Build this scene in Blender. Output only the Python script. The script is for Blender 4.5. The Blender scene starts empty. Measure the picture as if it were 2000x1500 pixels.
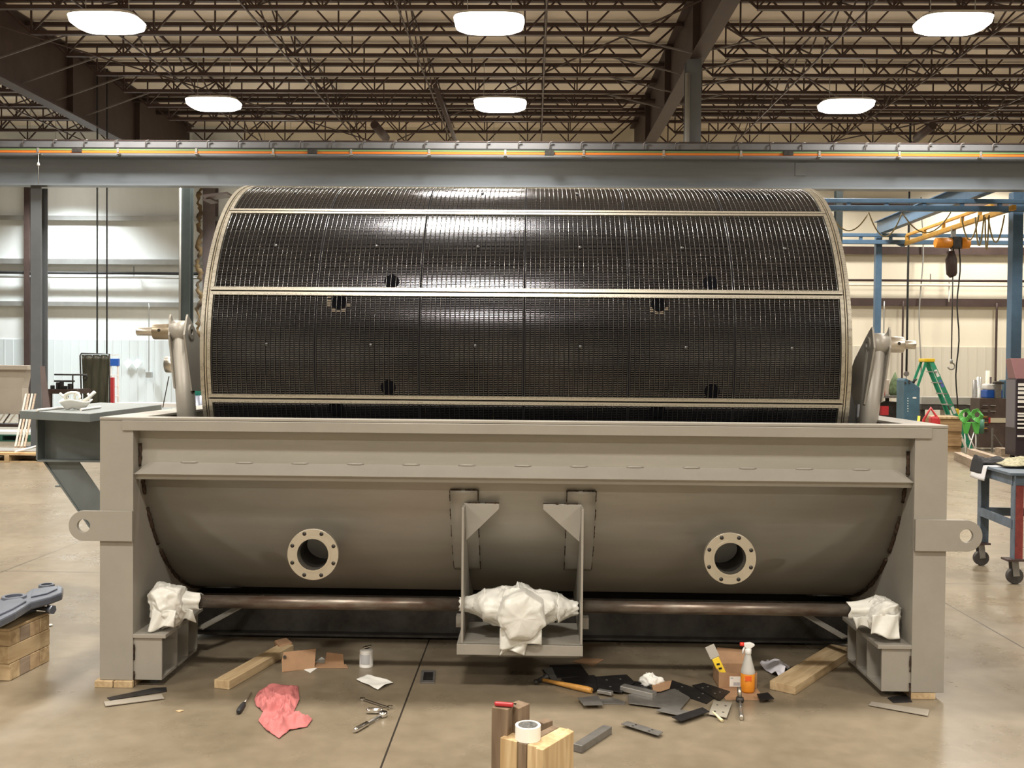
import bpy, math, random
from mathutils import Vector, Matrix, noise
random.seed(7)
S = bpy.context.scene
C = S.collection
PI = math.pi

# ------------------------------------------------------------------ camera
F_PX = 1900.0
CAM = Vector((0.0, -5.0, 1.686))
YAW, PITCH, ROLL = math.radians(1.2), math.radians(1.05), math.radians(0.5)
ROT = Matrix.Rotation(YAW, 3, 'Z') @ Matrix.Rotation(PI/2 - PITCH, 3, 'X') @ Matrix.Rotation(ROLL, 3, 'Z')
cd = bpy.data.cameras.new('camera'); cam = bpy.data.objects.new('camera', cd); C.objects.link(cam)
cam.matrix_world = Matrix.Translation(CAM) @ ROT.to_4x4()
cd.sensor_fit = 'HORIZONTAL'; cd.sensor_width = 36.0; cd.lens = 36.0 * F_PX / 2000.0
cd.clip_start = 0.1; cd.clip_end = 200
S.camera = cam

# ------------------------------------------------------------------ world, exposure
w = bpy.data.worlds.new('world'); S.world = w; w.use_nodes = True
w.node_tree.nodes['Background'].inputs[0].default_value = (0.8, 0.85, 1, 1)
w.node_tree.nodes['Background'].inputs[1].default_value = 0.05
S.view_settings.view_transform = 'Standard'; S.view_settings.look = 'None'
S.view_settings.gamma = 1.0; S.view_settings.use_curve_mapping = False
S.view_settings.exposure = -0.57
LAMP_W = 620.0          # watts of each high-bay lamp
LAMP_COL = (1.0, 0.95, 0.87)

# measuring helpers: a point of the photograph at a known depth or height
def ray(px, py): return ROT @ Vector(((px-1000)/F_PX, -(py-750)/F_PX, -1.0))
def P(px, py, Y): d = ray(px, py); return CAM + d*((Y-CAM.y)/d.y)
def Z(px, py, z=0.0): d = ray(px, py); return CAM + d*((z-CAM.z)/d.z)
def PX(px, py, X): d = ray(px, py); return CAM + d*((X-CAM.x)/d.x)

# ------------------------------------------------------------------ materials
MATS = {}
def mat(name, col, rough=0.5, metal=0.0, spec=0.5, noise_amt=0.0, scale=8.0, bump=0.0, bscale=60.0, emis=None, es=0, trans=0, alpha=1, col2=None, stretch=(1,1,1), ior=1.45, coat=0):
    if name in MATS: return MATS[name]
    m = bpy.data.materials.new(name); m.use_nodes = True; nt = m.node_tree; b = nt.nodes['Principled BSDF']
    b.inputs['Base Color'].default_value = (*col, 1); b.inputs['Roughness'].default_value = rough
    b.inputs['Metallic'].default_value = metal; b.inputs['Specular IOR Level'].default_value = spec
    b.inputs['IOR'].default_value = ior; b.inputs['Coat Weight'].default_value = coat
    if trans: b.inputs['Transmission Weight'].default_value = trans
    if alpha < 1: b.inputs['Alpha'].default_value = alpha
    if emis: b.inputs['Emission Color'].default_value = (*emis, 1); b.inputs['Emission Strength'].default_value = es
    tc = nt.nodes.new('ShaderNodeTexCoord'); mp = nt.nodes.new('ShaderNodeMapping')
    mp.inputs['Scale'].default_value = stretch; nt.links.new(tc.outputs['Object'], mp.inputs[0])
    if noise_amt > 0 or col2:
        n = nt.nodes.new('ShaderNodeTexNoise'); n.inputs['Scale'].default_value = scale; n.inputs['Detail'].default_value = 6
        n.inputs['Roughness'].default_value = 0.65
        nt.links.new(mp.outputs[0], n.inputs['Vector'])
        r = nt.nodes.new('ShaderNodeValToRGB')
        c2 = col2 or tuple(max(0, c*(1-noise_amt)) for c in col)
        c1 = col if col2 else tuple(min(1, c*(1+noise_amt)) for c in col)
        r.color_ramp.elements[0].position = 0.35; r.color_ramp.elements[1].position = 0.65
        r.color_ramp.elements[0].color = (*c2, 1); r.color_ramp.elements[1].color = (*c1, 1)
        nt.links.new(n.outputs['Fac'], r.inputs[0]); nt.links.new(r.outputs[0], b.inputs['Base Color'])
    if bump > 0:
        n2 = nt.nodes.new('ShaderNodeTexNoise'); n2.inputs['Scale'].default_value = bscale; n2.inputs['Detail'].default_value = 4
        nt.links.new(mp.outputs[0], n2.inputs['Vector'])
        bp = nt.nodes.new('ShaderNodeBump'); bp.inputs['Strength'].default_value = bump; bp.inputs['Distance'].default_value = 0.01
        nt.links.new(n2.outputs['Fac'], bp.inputs['Height']); nt.links.new(bp.outputs[0], b.inputs['Normal'])
    MATS[name] = m
    return m

def math_node(nt, op, a, b=None, c=None):
    n = nt.nodes.new('ShaderNodeMath'); n.operation = op
    for i, v in enumerate((a, b, c)):
        if v is None: continue
        if isinstance(v, (int, float)): n.inputs[i].default_value = v
        else: nt.links.new(v, n.inputs[i])
    return n.outputs[0]

def floor_material():
    m = bpy.data.materials.new('sealed_concrete'); m.use_nodes = True; nt = m.node_tree; b = nt.nodes['Principled BSDF']
    tc = nt.nodes.new('ShaderNodeTexCoord'); sep = nt.nodes.new('ShaderNodeSeparateXYZ'); nt.links.new(tc.outputs['Object'], sep.inputs[0])
    def nz(scale, detail=8, rough=0.6, sx=1, sy=1):
        mp = nt.nodes.new('ShaderNodeMapping'); mp.inputs['Scale'].default_value = (sx, sy, 1); nt.links.new(tc.outputs['Object'], mp.inputs[0])
        n = nt.nodes.new('ShaderNodeTexNoise'); n.inputs['Scale'].default_value = scale; n.inputs['Detail'].default_value = detail; n.inputs['Roughness'].default_value = rough
        nt.links.new(mp.outputs[0], n.inputs['Vector']); return n.outputs['Fac']
    r = nt.nodes.new('ShaderNodeValToRGB'); e = r.color_ramp.elements
    e[0].position = 0.3; e[0].color = (0.120, 0.095, 0.062, 1); e[1].position = 0.72; e[1].color = (0.245, 0.200, 0.141, 1)
    mixn = math_node(nt, 'ADD', math_node(nt, 'MULTIPLY', nz(0.9), 0.62), math_node(nt, 'MULTIPLY', nz(9), 0.38))
    nt.links.new(mixn, r.inputs[0])
    # sawn joints
    def line(sock, off, period, half):
        t = math_node(nt, 'WRAP', math_node(nt, 'SUBTRACT', sock, off), period/2, -period/2)
        return math_node(nt, 'LESS_THAN', math_node(nt, 'ABSOLUTE', t), half)
    lx = line(sep.outputs['X'], -0.62, 3.62, 0.0045); ly = line(sep.outputs['Y'], 2.72, 6.2, 0.006)
    lines = math_node(nt, 'MAXIMUM', lx, ly)
    mx = nt.nodes.new('ShaderNodeMixRGB'); nt.links.new(lines, mx.inputs[0]); nt.links.new(r.outputs[0], mx.inputs[1]); mx.inputs[2].default_value = (0.03, 0.025, 0.02, 1)
    nt.links.new(mx.outputs[0], b.inputs['Base Color'])
    rr = nt.nodes.new('ShaderNodeMapRange'); nt.links.new(nz(1.7), rr.inputs[0]); rr.inputs[1].default_value = 0.3; rr.inputs[2].default_value = 0.7
    rr.inputs[3].default_value = 0.22; rr.inputs[4].default_value = 0.40; nt.links.new(rr.outputs[0], b.inputs['Roughness'])
    bp = nt.nodes.new('ShaderNodeBump'); b.inputs['Specular IOR Level'].default_value = 0.38; bp.inputs['Strength'].default_value = 0.025; bp.inputs['Distance'].default_value = 0.01
    nt.links.new(nz(14, 3), bp.inputs['Height']); nt.links.new(bp.outputs[0], b.inputs['Normal'])
    return m

def perforated_material():
    m = bpy.data.materials.new('perforated_stainless'); m.use_nodes = True; nt = m.node_tree; b = nt.nodes['Principled BSDF']
    tc = nt.nodes.new('ShaderNodeTexCoord'); v = nt.nodes.new('ShaderNodeTexVoronoi'); v.inputs['Scale'].default_value = 150; v.inputs['Randomness'].default_value = 0.35
    nt.links.new(tc.outputs['Object'], v.inputs['Vector'])
    lt = math_node(nt, 'LESS_THAN', v.outputs['Distance'], 0.27)
    mx = nt.nodes.new('ShaderNodeMixRGB'); nt.links.new(lt, mx.inputs[0]); mx.inputs[1].default_value = (0.46, 0.43, 0.36, 1); mx.inputs[2].default_value = (0.06, 0.05, 0.04, 1)
    nt.links.new(mx.outputs[0], b.inputs['Base Color'])
    b.inputs['Metallic'].default_value = 0.85; b.inputs['Roughness'].default_value = 0.36
    return m

def timber_material(name, c1, c2, axis=0, scale=22):
    if name in MATS: return MATS[name]
    m = bpy.data.materials.new(name); m.use_nodes = True; nt = m.node_tree; b = nt.nodes['Principled BSDF']
    tc = nt.nodes.new('ShaderNodeTexCoord'); mp = nt.nodes.new('ShaderNodeMapping')
    s = [1, 1, 1]; s[axis] = 0.12; mp.inputs['Scale'].default_value = s; nt.links.new(tc.outputs['Object'], mp.inputs[0])
    n = nt.nodes.new('ShaderNodeTexNoise'); n.inputs['Scale'].default_value = scale; n.inputs['Detail'].default_value = 5; n.inputs['Distortion'].default_value = 0.6
    nt.links.new(mp.outputs[0], n.inputs['Vector'])
    r = nt.nodes.new('ShaderNodeValToRGB'); r.color_ramp.elements[0].position = 0.32; r.color_ramp.elements[1].position = 0.66
    r.color_ramp.elements[0].color = (*c1, 1); r.color_ramp.elements[1].color = (*c2, 1)
    nt.links.new(n.outputs['Fac'], r.inputs[0]); nt.links.new(r.outputs[0], b.inputs['Base Color']); b.inputs['Roughness'].default_value = 0.75
    MATS[name] = m; return m

M_FLOOR = floor_material()
M_PERF = perforated_material()
M_TANK = mat('grey_tank_primer', (0.318, 0.295, 0.255), 0.42, 0.15, noise_amt=0.05, scale=3, bump=0.05, bscale=250)
M_TUB = mat('grey_rolled_steel', (0.345, 0.325, 0.282), 0.38, 0.22, noise_amt=0.07, scale=2.5, stretch=(0.3, 1, 3), bump=0.04, bscale=250)
M_WELD = mat('scorched_weld', (0.10, 0.06, 0.035), 0.6, 0.5, col2=(0.018, 0.012, 0.01), scale=60, bump=0.8, bscale=200)
M_SCORCH = mat('heat_tint', (0.16, 0.125, 0.09), 0.5, 0.3, noise_amt=0.3, scale=30)
M_STEEL = mat('bright_steel', (0.56, 0.52, 0.45), 0.3, 0.9, noise_amt=0.08, scale=30)
M_MACH = mat('machined_flange', (0.60, 0.56, 0.48), 0.33, 0.85, noise_amt=0.05, scale=6)
M_BORE = mat('dark_bore', (0.05, 0.045, 0.04), 0.4, 0.6)
M_DRUMBLK = mat('black_drum_shell', (0.006, 0.006, 0.009), 0.6, 0.0, spec=0.2)
M_SLAT = mat('grid_slat', (0.125, 0.124, 0.13), 0.17, 0.9, col2=(0.085, 0.084, 0.092), scale=6)
M_RIB = mat('grid_rib', (0.20, 0.195, 0.19), 0.2, 0.9)
M_STUD = mat('dull_stud', (0.10, 0.10, 0.10), 0.3, 0.8)
M_SEAM = mat('black_seam', (0.012, 0.012, 0.014), 0.9, spec=0.05)
M_RIM = mat('stainless_edge', (0.58, 0.53, 0.43), 0.3, 0.9)
M_PORT = mat('port_rubber', (0.004, 0.004, 0.005), 0.95, spec=0.02)
M_CHROME = mat('chrome', (0.8, 0.8, 0.8), 0.12, 1.0)
M_RUSTPIPE = mat('rusty_shaft', (0.24, 0.21, 0.175), 0.36, 0.7, col2=(0.125, 0.08, 0.058), scale=5, stretch=(1, 3, 3))
M_WRAP = mat('white_plastic_wrap', (0.68, 0.67, 0.62), 0.35, 0.0, bump=0.35, bscale=22)
M_DARKST = mat('dark_mill_steel', (0.035, 0.032, 0.03), 0.5, 0.4, col2=(0.075, 0.07, 0.065), scale=9)
M_BEAM = mat('blue_grey_beam_paint', (0.16, 0.18, 0.20), 0.35, 0.1, noise_amt=0.14, scale=1.5, stretch=(0.15, 1, 2))
M_BEAM_L = mat('pale_grey_channel', (0.15, 0.15, 0.155), 0.45, 0.1, noise_amt=0.1, scale=1)
M_PLAT = mat('blue_grey_platform_paint', (0.155, 0.175, 0.175), 0.42, 0.1, noise_amt=0.12, scale=3)
M_COL = mat('grey_column_paint', (0.12, 0.13, 0.14), 0.4, 0.1, noise_amt=0.08, scale=2)
M_COLG = mat('dark_green_grey_column', (0.05, 0.062, 0.062), 0.4, 0.1, noise_amt=0.1, scale=2)
M_BRN = mat('brown_primer', (0.052, 0.032, 0.027), 0.55, 0.1, noise_amt=0.15, scale=3)
M_JOIST = mat('brown_joist_primer', (0.056, 0.033, 0.028), 0.5, 0.1)
M_CEIL = mat('roof_insulation', (0.78, 0.69, 0.58), 0.6, 0, noise_amt=0.07, scale=0.8, bump=0.3, bscale=2.2)
M_WALLW = mat('cool_lit_wall_liner', (0.74, 0.76, 0.74), 0.45, 0, noise_amt=0.06, scale=0.7, bump=0.25, bscale=2.5, stretch=(1, 1, 0.25))  # cool light of the left bay put into the liner colour
M_WALLC = mat('warm_lit_cream_liner', (0.72, 0.66, 0.53), 0.5, 0, noise_amt=0.05, scale=0.7, bump=0.25, bscale=2.5, stretch=(1, 1, 0.25))  # warm light on the wall put into the colour; also plain cream parts
M_WAINW = mat('cool_lit_liner_panel', (0.60, 0.645, 0.65), 0.4, 0.05)  # wainscot tint carries the cool left-bay light
M_WAINC = mat('warm_lit_liner_panel', (0.58, 0.54, 0.45), 0.4, 0.05)  # same wainscot, tinted for the warmer light
M_GALV = mat('galvanised_girt', (0.42, 0.42, 0.40), 0.35, 0.6, noise_amt=0.1, scale=2)
M_GALVD = mat('dull_brace', (0.16, 0.14, 0.13), 0.5, 0.3)
M_BLUE = mat('crane_blue_paint', (0.075, 0.135, 0.21), 0.4, 0.1, noise_amt=0.1, scale=4)
M_YEL = mat('crane_yellow_paint', (0.52, 0.28, 0.05), 0.45, 0.1, noise_amt=0.12, scale=6)
M_YORG = mat('hoist_orange', (0.75, 0.27, 0.02), 0.45)
M_BLACK = mat('black_rubber', (0.015, 0.015, 0.015), 0.6)
M_ORANGE = mat('orange_conductor', (0.62, 0.17, 0.02), 0.5)
M_GREEN = mat('green_conductor', (0.16, 0.25, 0.10), 0.5)
M_LADG = mat('green_fibreglass', (0.03, 0.30, 0.17), 0.45)
M_YCAP = mat('yellow_plastic', (0.80, 0.55, 0.03), 0.4)
M_LIME = mat('lime_green_plastic', (0.08, 0.33, 0.06), 0.4)
M_WHITE = mat('white_paint', (0.80, 0.79, 0.76), 0.4)
M_PAPER = mat('white_paper', (0.78, 0.77, 0.72), 0.7)
M_RED = mat('red_paint', (0.42, 0.03, 0.035), 0.4)
M_REDLEG = mat('worn_red_paint', (0.20, 0.035, 0.03), 0.5, noise_amt=0.25, scale=12)
M_BLUELEG = mat('worn_blue_paint', (0.075, 0.10, 0.13), 0.5, noise_amt=0.25, scale=12)
M_RAG = mat('red_shop_rag', (0.42, 0.13, 0.125), 0.85, noise_amt=0.1, scale=20)
M_CARD = mat('brown_cardboard', (0.34, 0.20, 0.11), 0.8, noise_amt=0.08, scale=15)
M_GALVP = mat('grey_scrap_plate', (0.19, 0.18, 0.165), 0.4, 0.5, noise_amt=0.15, scale=20)
M_BLKP = mat('black_scrap_plate', (0.022, 0.02, 0.02), 0.45, 0.4, noise_amt=0.3, scale=20)
M_CABB = mat('brown_cabinet_paint', (0.085, 0.06, 0.05), 0.45, 0.1, noise_amt=0.2, scale=5)
M_TB = mat('dark_toolbox_paint', (0.03, 0.022, 0.028), 0.3, 0.1)
M_PURP = mat('maroon_toolbox_lid', (0.17, 0.08, 0.08), 0.35, 0.1)
M_PLBL = mat('blue_plastic', (0.02, 0.10, 0.42), 0.4)
M_MBLUE = mat('machine_blue_paint', (0.05, 0.11, 0.155), 0.45, 0.1, noise_amt=0.15, scale=5)
M_FOAM = mat('amber_spray_foam', (0.16, 0.10, 0.035), 0.8, col2=(0.035, 0.024, 0.018), scale=2.2)
M_WCOL = mat('brown_wall_column', (0.115, 0.09, 0.085), 0.5, 0.1, noise_amt=0.15, scale=2)
M_OLIVE = mat('olive_weld_curtain', (0.055, 0.055, 0.038), 0.3, 0.1, noise_amt=0.35, scale=3, stretch=(3, 3, 0.6))
M_HOP = mat('beige_machine_paint', (0.42, 0.37, 0.31), 0.45, 0.05, noise_amt=0.05, scale=2)
M_CAST = mat('blue_grey_casting', (0.16, 0.175, 0.215), 0.3, 0.5, noise_amt=0.08, scale=8)
T_PINE = timber_material('pine_timber', (0.34, 0.23, 0.115), (0.52, 0.39, 0.23), 0)
T_PINEY = timber_material('pine_timber_along_y', (0.36, 0.25, 0.13), (0.56, 0.42, 0.25), 1)
T_PINEZ = timber_material('pine_timber_upright', (0.40, 0.26, 0.12), (0.62, 0.46, 0.26), 2)
T_OLD = timber_material('weathered_timber_upright', (0.13, 0.085, 0.05), (0.23, 0.16, 0.10), 2)
T_OLDX = timber_material('weathered_timber', (0.22, 0.16, 0.11), (0.36, 0.28, 0.20), 0)
M_ENDG = mat('pine_end_grain', (0.68, 0.50, 0.27), 0.8, noise_amt=0.12, scale=40)

# ------------------------------------------------------------------ mesh builder
class MB:
    def __init__(s): s.v = []; s.f = []; s.s = []
    def add(s, vs, fs, smooth=False):
        o = len(s.v); s.v += [tuple(p) for p in vs]; s.f += [tuple(i+o for i in f) for f in fs]
        s.s += ([smooth]*len(fs) if isinstance(smooth, bool) else list(smooth)); return s
    def box(s, x0, x1, y0, y1, z0, z1, M=None):
        vs = [Vector((x, y, z)) for x in (x0, x1) for y in (y0, y1) for z in (z0, z1)]
        if M is not None: vs = [M @ p for p in vs]
        return s.add(vs, [(0, 1, 3, 2), (4, 6, 7, 5), (0, 4, 5, 1), (2, 3, 7, 6), (0, 2, 6, 4), (1, 5, 7, 3)])
    def bar(s, a, b, w, h, up=(0, 0, 1)):
        a = Vector(a); b = Vector(b); d = (b-a); L = d.length; d.normalize(); up = Vector(up)
        if abs(d.dot(up)) > 0.98: up = Vector((0, 1, 0))
        x = d.cross(up).normalized(); u = x.cross(d)
        vs = [a + d*(L*t) + x*(w*i) + u*(h*j) for t in (0, 1) for i in (-.5, .5) for j in (-.5, .5)]
        return s.add(vs, [(0, 1, 3, 2), (4, 6, 7, 5), (0, 4, 5, 1), (2, 3, 7, 6), (0, 2, 6, 4), (1, 5, 7, 3)])
    def tube(s, pts, r, n=12, caps=True):
        pts = [Vector(p) for p in pts]; N = len(pts); rs = r if isinstance(r, (list, tuple)) else [r]*N
        vs = []; fs = []; sm = []; prev = None
        for i, p in enumerate(pts):
            d = (pts[min(i+1, N-1)] - pts[max(i-1, 0)]); d = d.normalized() if d.length > 1e-9 else Vector((0, 0, 1))
            if prev is None: x = d.orthogonal().normalized()
            else:
                x = prev - d*prev.dot(d); x = x.normalized() if x.length > 1e-6 else d.orthogonal().normalized()
            prev = x; y = d.cross(x)
            vs += [p + x*(rs[i]*math.cos(2*PI*k/n)) + y*(rs[i]*math.sin(2*PI*k/n)) for k in range(n)]
        for i in range(N-1):
            for k in range(n):
                fs.append((i*n+k, i*n+(k+1) % n, (i+1)*n+(k+1) % n, (i+1)*n+k)); sm.append(True)
        if caps:
            fs.append(tuple(range(n-1, -1, -1))); fs.append(tuple((N-1)*n+k for k in range(n))); sm += [False, False]
        return s.add(vs, fs, sm)
    def prism(s, poly, off):
        poly = [Vector(p) for p in poly]; off = Vector(off); n = len(poly)
        return s.add(poly + [p+off for p in poly], [tuple(range(n-1, -1, -1)), tuple(range(n, 2*n))] + [(i, (i+1) % n, n+(i+1) % n, n+i) for i in range(n)])
    def lathe(s, prof, o, axis='Z', n=32, a0=0, a1=2*PI, smooth=True):
        o = Vector(o); full = abs(a1-a0-2*PI) < 1e-6; m = n if full else n+1; vs = []
        for r, h in prof:
            for k in range(m):
                a = a0+(a1-a0)*k/n; c, q = r*math.cos(a), r*math.sin(a)
                vs.append(o + (Vector((c, q, h)) if axis == 'Z' else Vector((c, h, q)) if axis == 'Y' else Vector((h, c, q))))
        fs = [(i*m+k, i*m+(k+1) % m, (i+1)*m+(k+1) % m, (i+1)*m+k) for i in range(len(prof)-1) for k in range(n)]
        return s.add(vs, fs, smooth)
    def grid(s, fn, nu, nv, smooth=True):
        vs = [fn(i/nu, j/nv) for j in range(nv+1) for i in range(nu+1)]
        fs = [(j*(nu+1)+i, j*(nu+1)+i+1, (j+1)*(nu+1)+i+1, (j+1)*(nu+1)+i) for j in range(nv) for i in range(nu)]
        return s.add(vs, fs, smooth)
    def plate_hole(s, outer, c, r, off, n=None):
        n = len(outer); c = Vector(c); outer = [Vector(p) for p in outer]; off = Vector(off); nn = off.normalized()
        inner = []
        for p in outer:
            d = (p-c); d -= nn*d.dot(nn); inner.append(c + d.normalized()*r)
        vs = outer+inner+[p+off for p in outer]+[p+off for p in inner]; fs = []
        for i in range(n):
            j = (i+1) % n
            fs += [(i, j, n+j, n+i), (2*n+j, 2*n+i, 3*n+i, 3*n+j), (j, i, 2*n+i, 2*n+j), (n+i, n+j, 3*n+j, 3*n+i)]
        return s.add(vs, fs)
    def build(s, name, m, parent=None, loc=None, bev=0, solid=0, sub=0, fix=True):
        me = bpy.data.meshes.new(name)
        vs = s.v
        if loc is not None: vs = [tuple(Vector(p)-Vector(loc)) for p in vs]
        me.from_pydata(vs, [], s.f); me.polygons.foreach_set('use_smooth', s.s); me.update()
        if fix:
            import bmesh
            b = bmesh.new(); b.from_mesh(me); bmesh.ops.recalc_face_normals(b, faces=b.faces); b.to_mesh(me); b.free()
        me.materials.append(m)
        o = bpy.data.objects.new(name, me); C.objects.link(o)
        if loc is not None: o.location = loc
        if parent is not None:
            o.parent = parent
            if loc is None: o.matrix_parent_inverse = parent.matrix_basis.inverted()
            else: o.location = Vector(loc) - parent.location
        if solid: q = o.modifiers.new('thick', 'SOLIDIFY'); q.thickness = solid; q.offset = 0
        if bev: q = o.modifiers.new('bevel', 'BEVEL'); q.width = bev; q.segments = 2; q.limit_method = 'ANGLE'
        if sub: q = o.modifiers.new('sub', 'SUBSURF'); q.levels = sub; q.render_levels = sub
        return o

def tag(o, label, cat, group=None, kind=None):
    o['label'] = label; o['category'] = cat
    if group: o['group'] = group
    if kind: o['kind'] = kind
    return o
def thing(name, label, cat, loc=(0, 0, 0), group=None):
    o = bpy.data.objects.new(name, None); C.objects.link(o); o.location = loc; o.empty_display_size = 0.1
    return tag(o, label, cat, group)
def struct(o): o['kind'] = 'structure'; return o
def dup(root, loc, label=None, group=None, rotz=None):
    def cp(o, parent):
        c = o.copy(); C.objects.link(c)
        if parent is not None: c.parent = parent
        for ch in list(o.children): cp(ch, c)
        return c
    r = cp(root, None); r.location = loc
    if rotz is not None: r.rotation_euler = (0, 0, rotz)
    if label: r['label'] = label
    if group: r['group'] = group
    return r
ORD = ['first', 'second', 'third', 'fourth', 'fifth', 'sixth', 'seventh', 'eighth', 'ninth', 'tenth', 'eleventh', 'twelfth', 'thirteenth', 'fourteenth', 'fifteenth', 'sixteenth']

# ================================================================== BUILDING SHELL
YB = 27.0            # far wall
XL, XR, YF = -26.0, 20.0, -16.0
def roof_z(y): return 9.24 + 0.020*(y-14)
struct(MB().box(XL, XR, YF, YB, -0.2, 0.0).build('floor', M_FLOOR))
m = MB(); m.prism([(XL, YF, roof_z(YF)), (XL, YB, roof_z(YB)), (XR, YB, roof_z(YB)), (XR, YF, roof_z(YF))], (0, 0, 0.1)); struct(m.build('ceiling', M_CEIL))
XS = -9.6            # wall colour splits here: cool left-bay light, warm light beyond, put into liners
wb = struct(MB().box(XS, XR, YB, YB+0.1, 0, 9.5).build('wall_back', M_WALLC))
wl = struct(MB().box(XL, XS, YB, YB+0.1, 0, 9.5).build('wall_back_left_bay', M_WALLW))
struct(MB().box(XL-0.1, XL, YF, YB, 0, 9.5).build('wall_left', M_WALLW))
struct(MB().box(XR, XR+0.1, YF, YB, 0, 9.5).build('wall_right', M_WALLC))
struct(MB().box(XL, XR, YF-0.1, YF, 0, 9.5).build('wall_front', M_WALLC))
# wainscot of ribbed liner panels
def wains(x0, x1, zt, m_, parent):
    b = MB(); b.box(x0, x1, YB-0.03, YB-0.002, 0, zt)
    x = x0+0.1
    while x < x1-0.06:
        b.prism([(x, YB-0.03, 0), (x+0.012, YB-0.045, 0), (x+0.035, YB-0.045, 0), (x+0.047, YB-0.03, 0)], (0, 0, zt)); x += 0.278
    return b.build('ribbed_wainscot', m_, parent)
ZW = P(200, 664, YB).z
wains(XL, XS, ZW, M_WAINW, wl); wains(XS, XR, ZW, M_WAINC, wb)
# girts, pipes on the far wall
def girt(px, py, h, x0, x1, m_, parent, nm='girt', d=0.18):
    z = P(px, py, YB-0.2).z; b = MB(); b.box(x0, x1, YB-d, YB-0.002, z-h/2, z+h/2); b.box(x0, x1, YB-d, YB-d+0.02, z-h/2-0.05, z-h/2)
    return b.build(nm, m_, parent)
girt(150, 424, 0.10, XL, XS, M_GALV, wl); girt(150, 509, 0.12, XL, XS, M_GALV, wl); girt(150, 592, 0.10, XL, XS, M_GALV, wl)
girt(1800, 488, 0.20, XS, XR, M_BRN, wb); girt(1800, 589, 0.20, XS, XR, M_BRN, wb); girt(1800, 396, 0.2, XS, XR, M_BRN, wb)
def wallpipe(px, py, r, x0, x1, m_, label):
    p = P(px, py, YB-0.3); o = MB().tube([(x0, YB-0.3, p.z), (x1, YB-0.3, p.z)], r, 8)
    t = 0
    x = x0+1.0
    while x < x1: o.box(x-0.012, x+0.012, YB-0.3, YB-0.1, p.z-0.01, p.z+0.01); o.box(x-0.01, x+0.01, YB-0.31, YB-0.29, p.z, p.z+0.22); x += 2.9
    return tag(o.build('wall_pipe', m_, None), label, 'pipe', 'pipes along the far wall')
wallpipe(150, 533, 0.045, XL+0.3, -9.9, M_BLACK, 'dark pipe along the white wall left of the drum')
wallpipe(150, 541, 0.04, XL+0.3, -9.9, M_GALV, 'pale pipe just below the dark one, white wall left of drum')
wallpipe(1800, 548, 0.04, 6.0, XR-0.3, M_BRN, 'brown pipe along the cream wall right of the drum')
wallpipe(1800, 557, 0.035, 6.0, XR-0.3, M_WALLC, 'cream pipe just below the brown one on the cream wall')
# thin vertical runs on the wall: conduit and cords
def vrun(px, y0, y1, r, m_, nm, label, cat, Y=YB-0.25, wob=0.0, boxed=False):
    a = P(px, y0, Y); b = P(px, y1, Y); pts = []
    if Y < 26: a.z = roof_z(Y)-0.1
    for i in range(13):
        t = i/12; q = a.lerp(b, t); q.x = a.x + wob*math.sin(t*9+px); q.y = Y; pts.append(q)
    t = thing(nm, label, cat, pts[-1]); MB().tube(pts, r, 6).build('run', m_, t)
    if boxed: q = pts[-1]; MB().box(q.x-0.09, q.x+0.09, Y-0.05, Y+0.1, q.z-0.13, q.z+0.05).build('junction_box', M_GALV, t)
    return t
vrun(291, 592, 730, 0.018, M_GALV, 'wall_conduit', 'grey conduit dropping to an outlet box beside the diamond notices', 'conduit', boxed=True)
vrun(52, 395, 716, 0.035, M_WHITE, 'wall_conduit', 'white conduit running down behind the grey column, far left', 'conduit')
vrun(1802, 385, 730, 0.022, M_GALV, 'wall_conduit', 'wavy pale conduit on the cream wall above the green stepladder', 'conduit', wob=0.05)
vrun(1776, 375, 735, 0.03, M_BLACK, 'hanging_rod', 'black rod hanging down to the round-headed machine', 'rod', Y=23.0)
vrun(1764, 588, 745, 0.03, M_BRN, 'wall_conduit', 'dark conduit from the lower girt to the bench, right of drum', 'conduit')
vrun(1727, 588, 770, 0.022, M_GALV, 'wall_conduit', 'thin pale conduit beside the blue crane post', 'conduit')
vrun(1947, 592, 750, 0.035, M_BRN, 'wall_conduit', 'brown conduit dropping to the brown cabinet with the cooler', 'conduit')
vrun(1855, 485, 590, 0.02, M_WHITE, 'wall_conduit', 'short white conduit between the two brown girts', 'conduit')
vrun(190, 367, 692, 0.022, M_BLACK, 'hanging_cable', 'dark cable hanging beside the column, left of a pair', 'cable', Y=20.0)
vrun(209, 367, 692, 0.022, M_BLACK, 'hanging_cable', 'dark cable hanging above the olive curtain, right of a pair', 'cable', Y=20.0)

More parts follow.
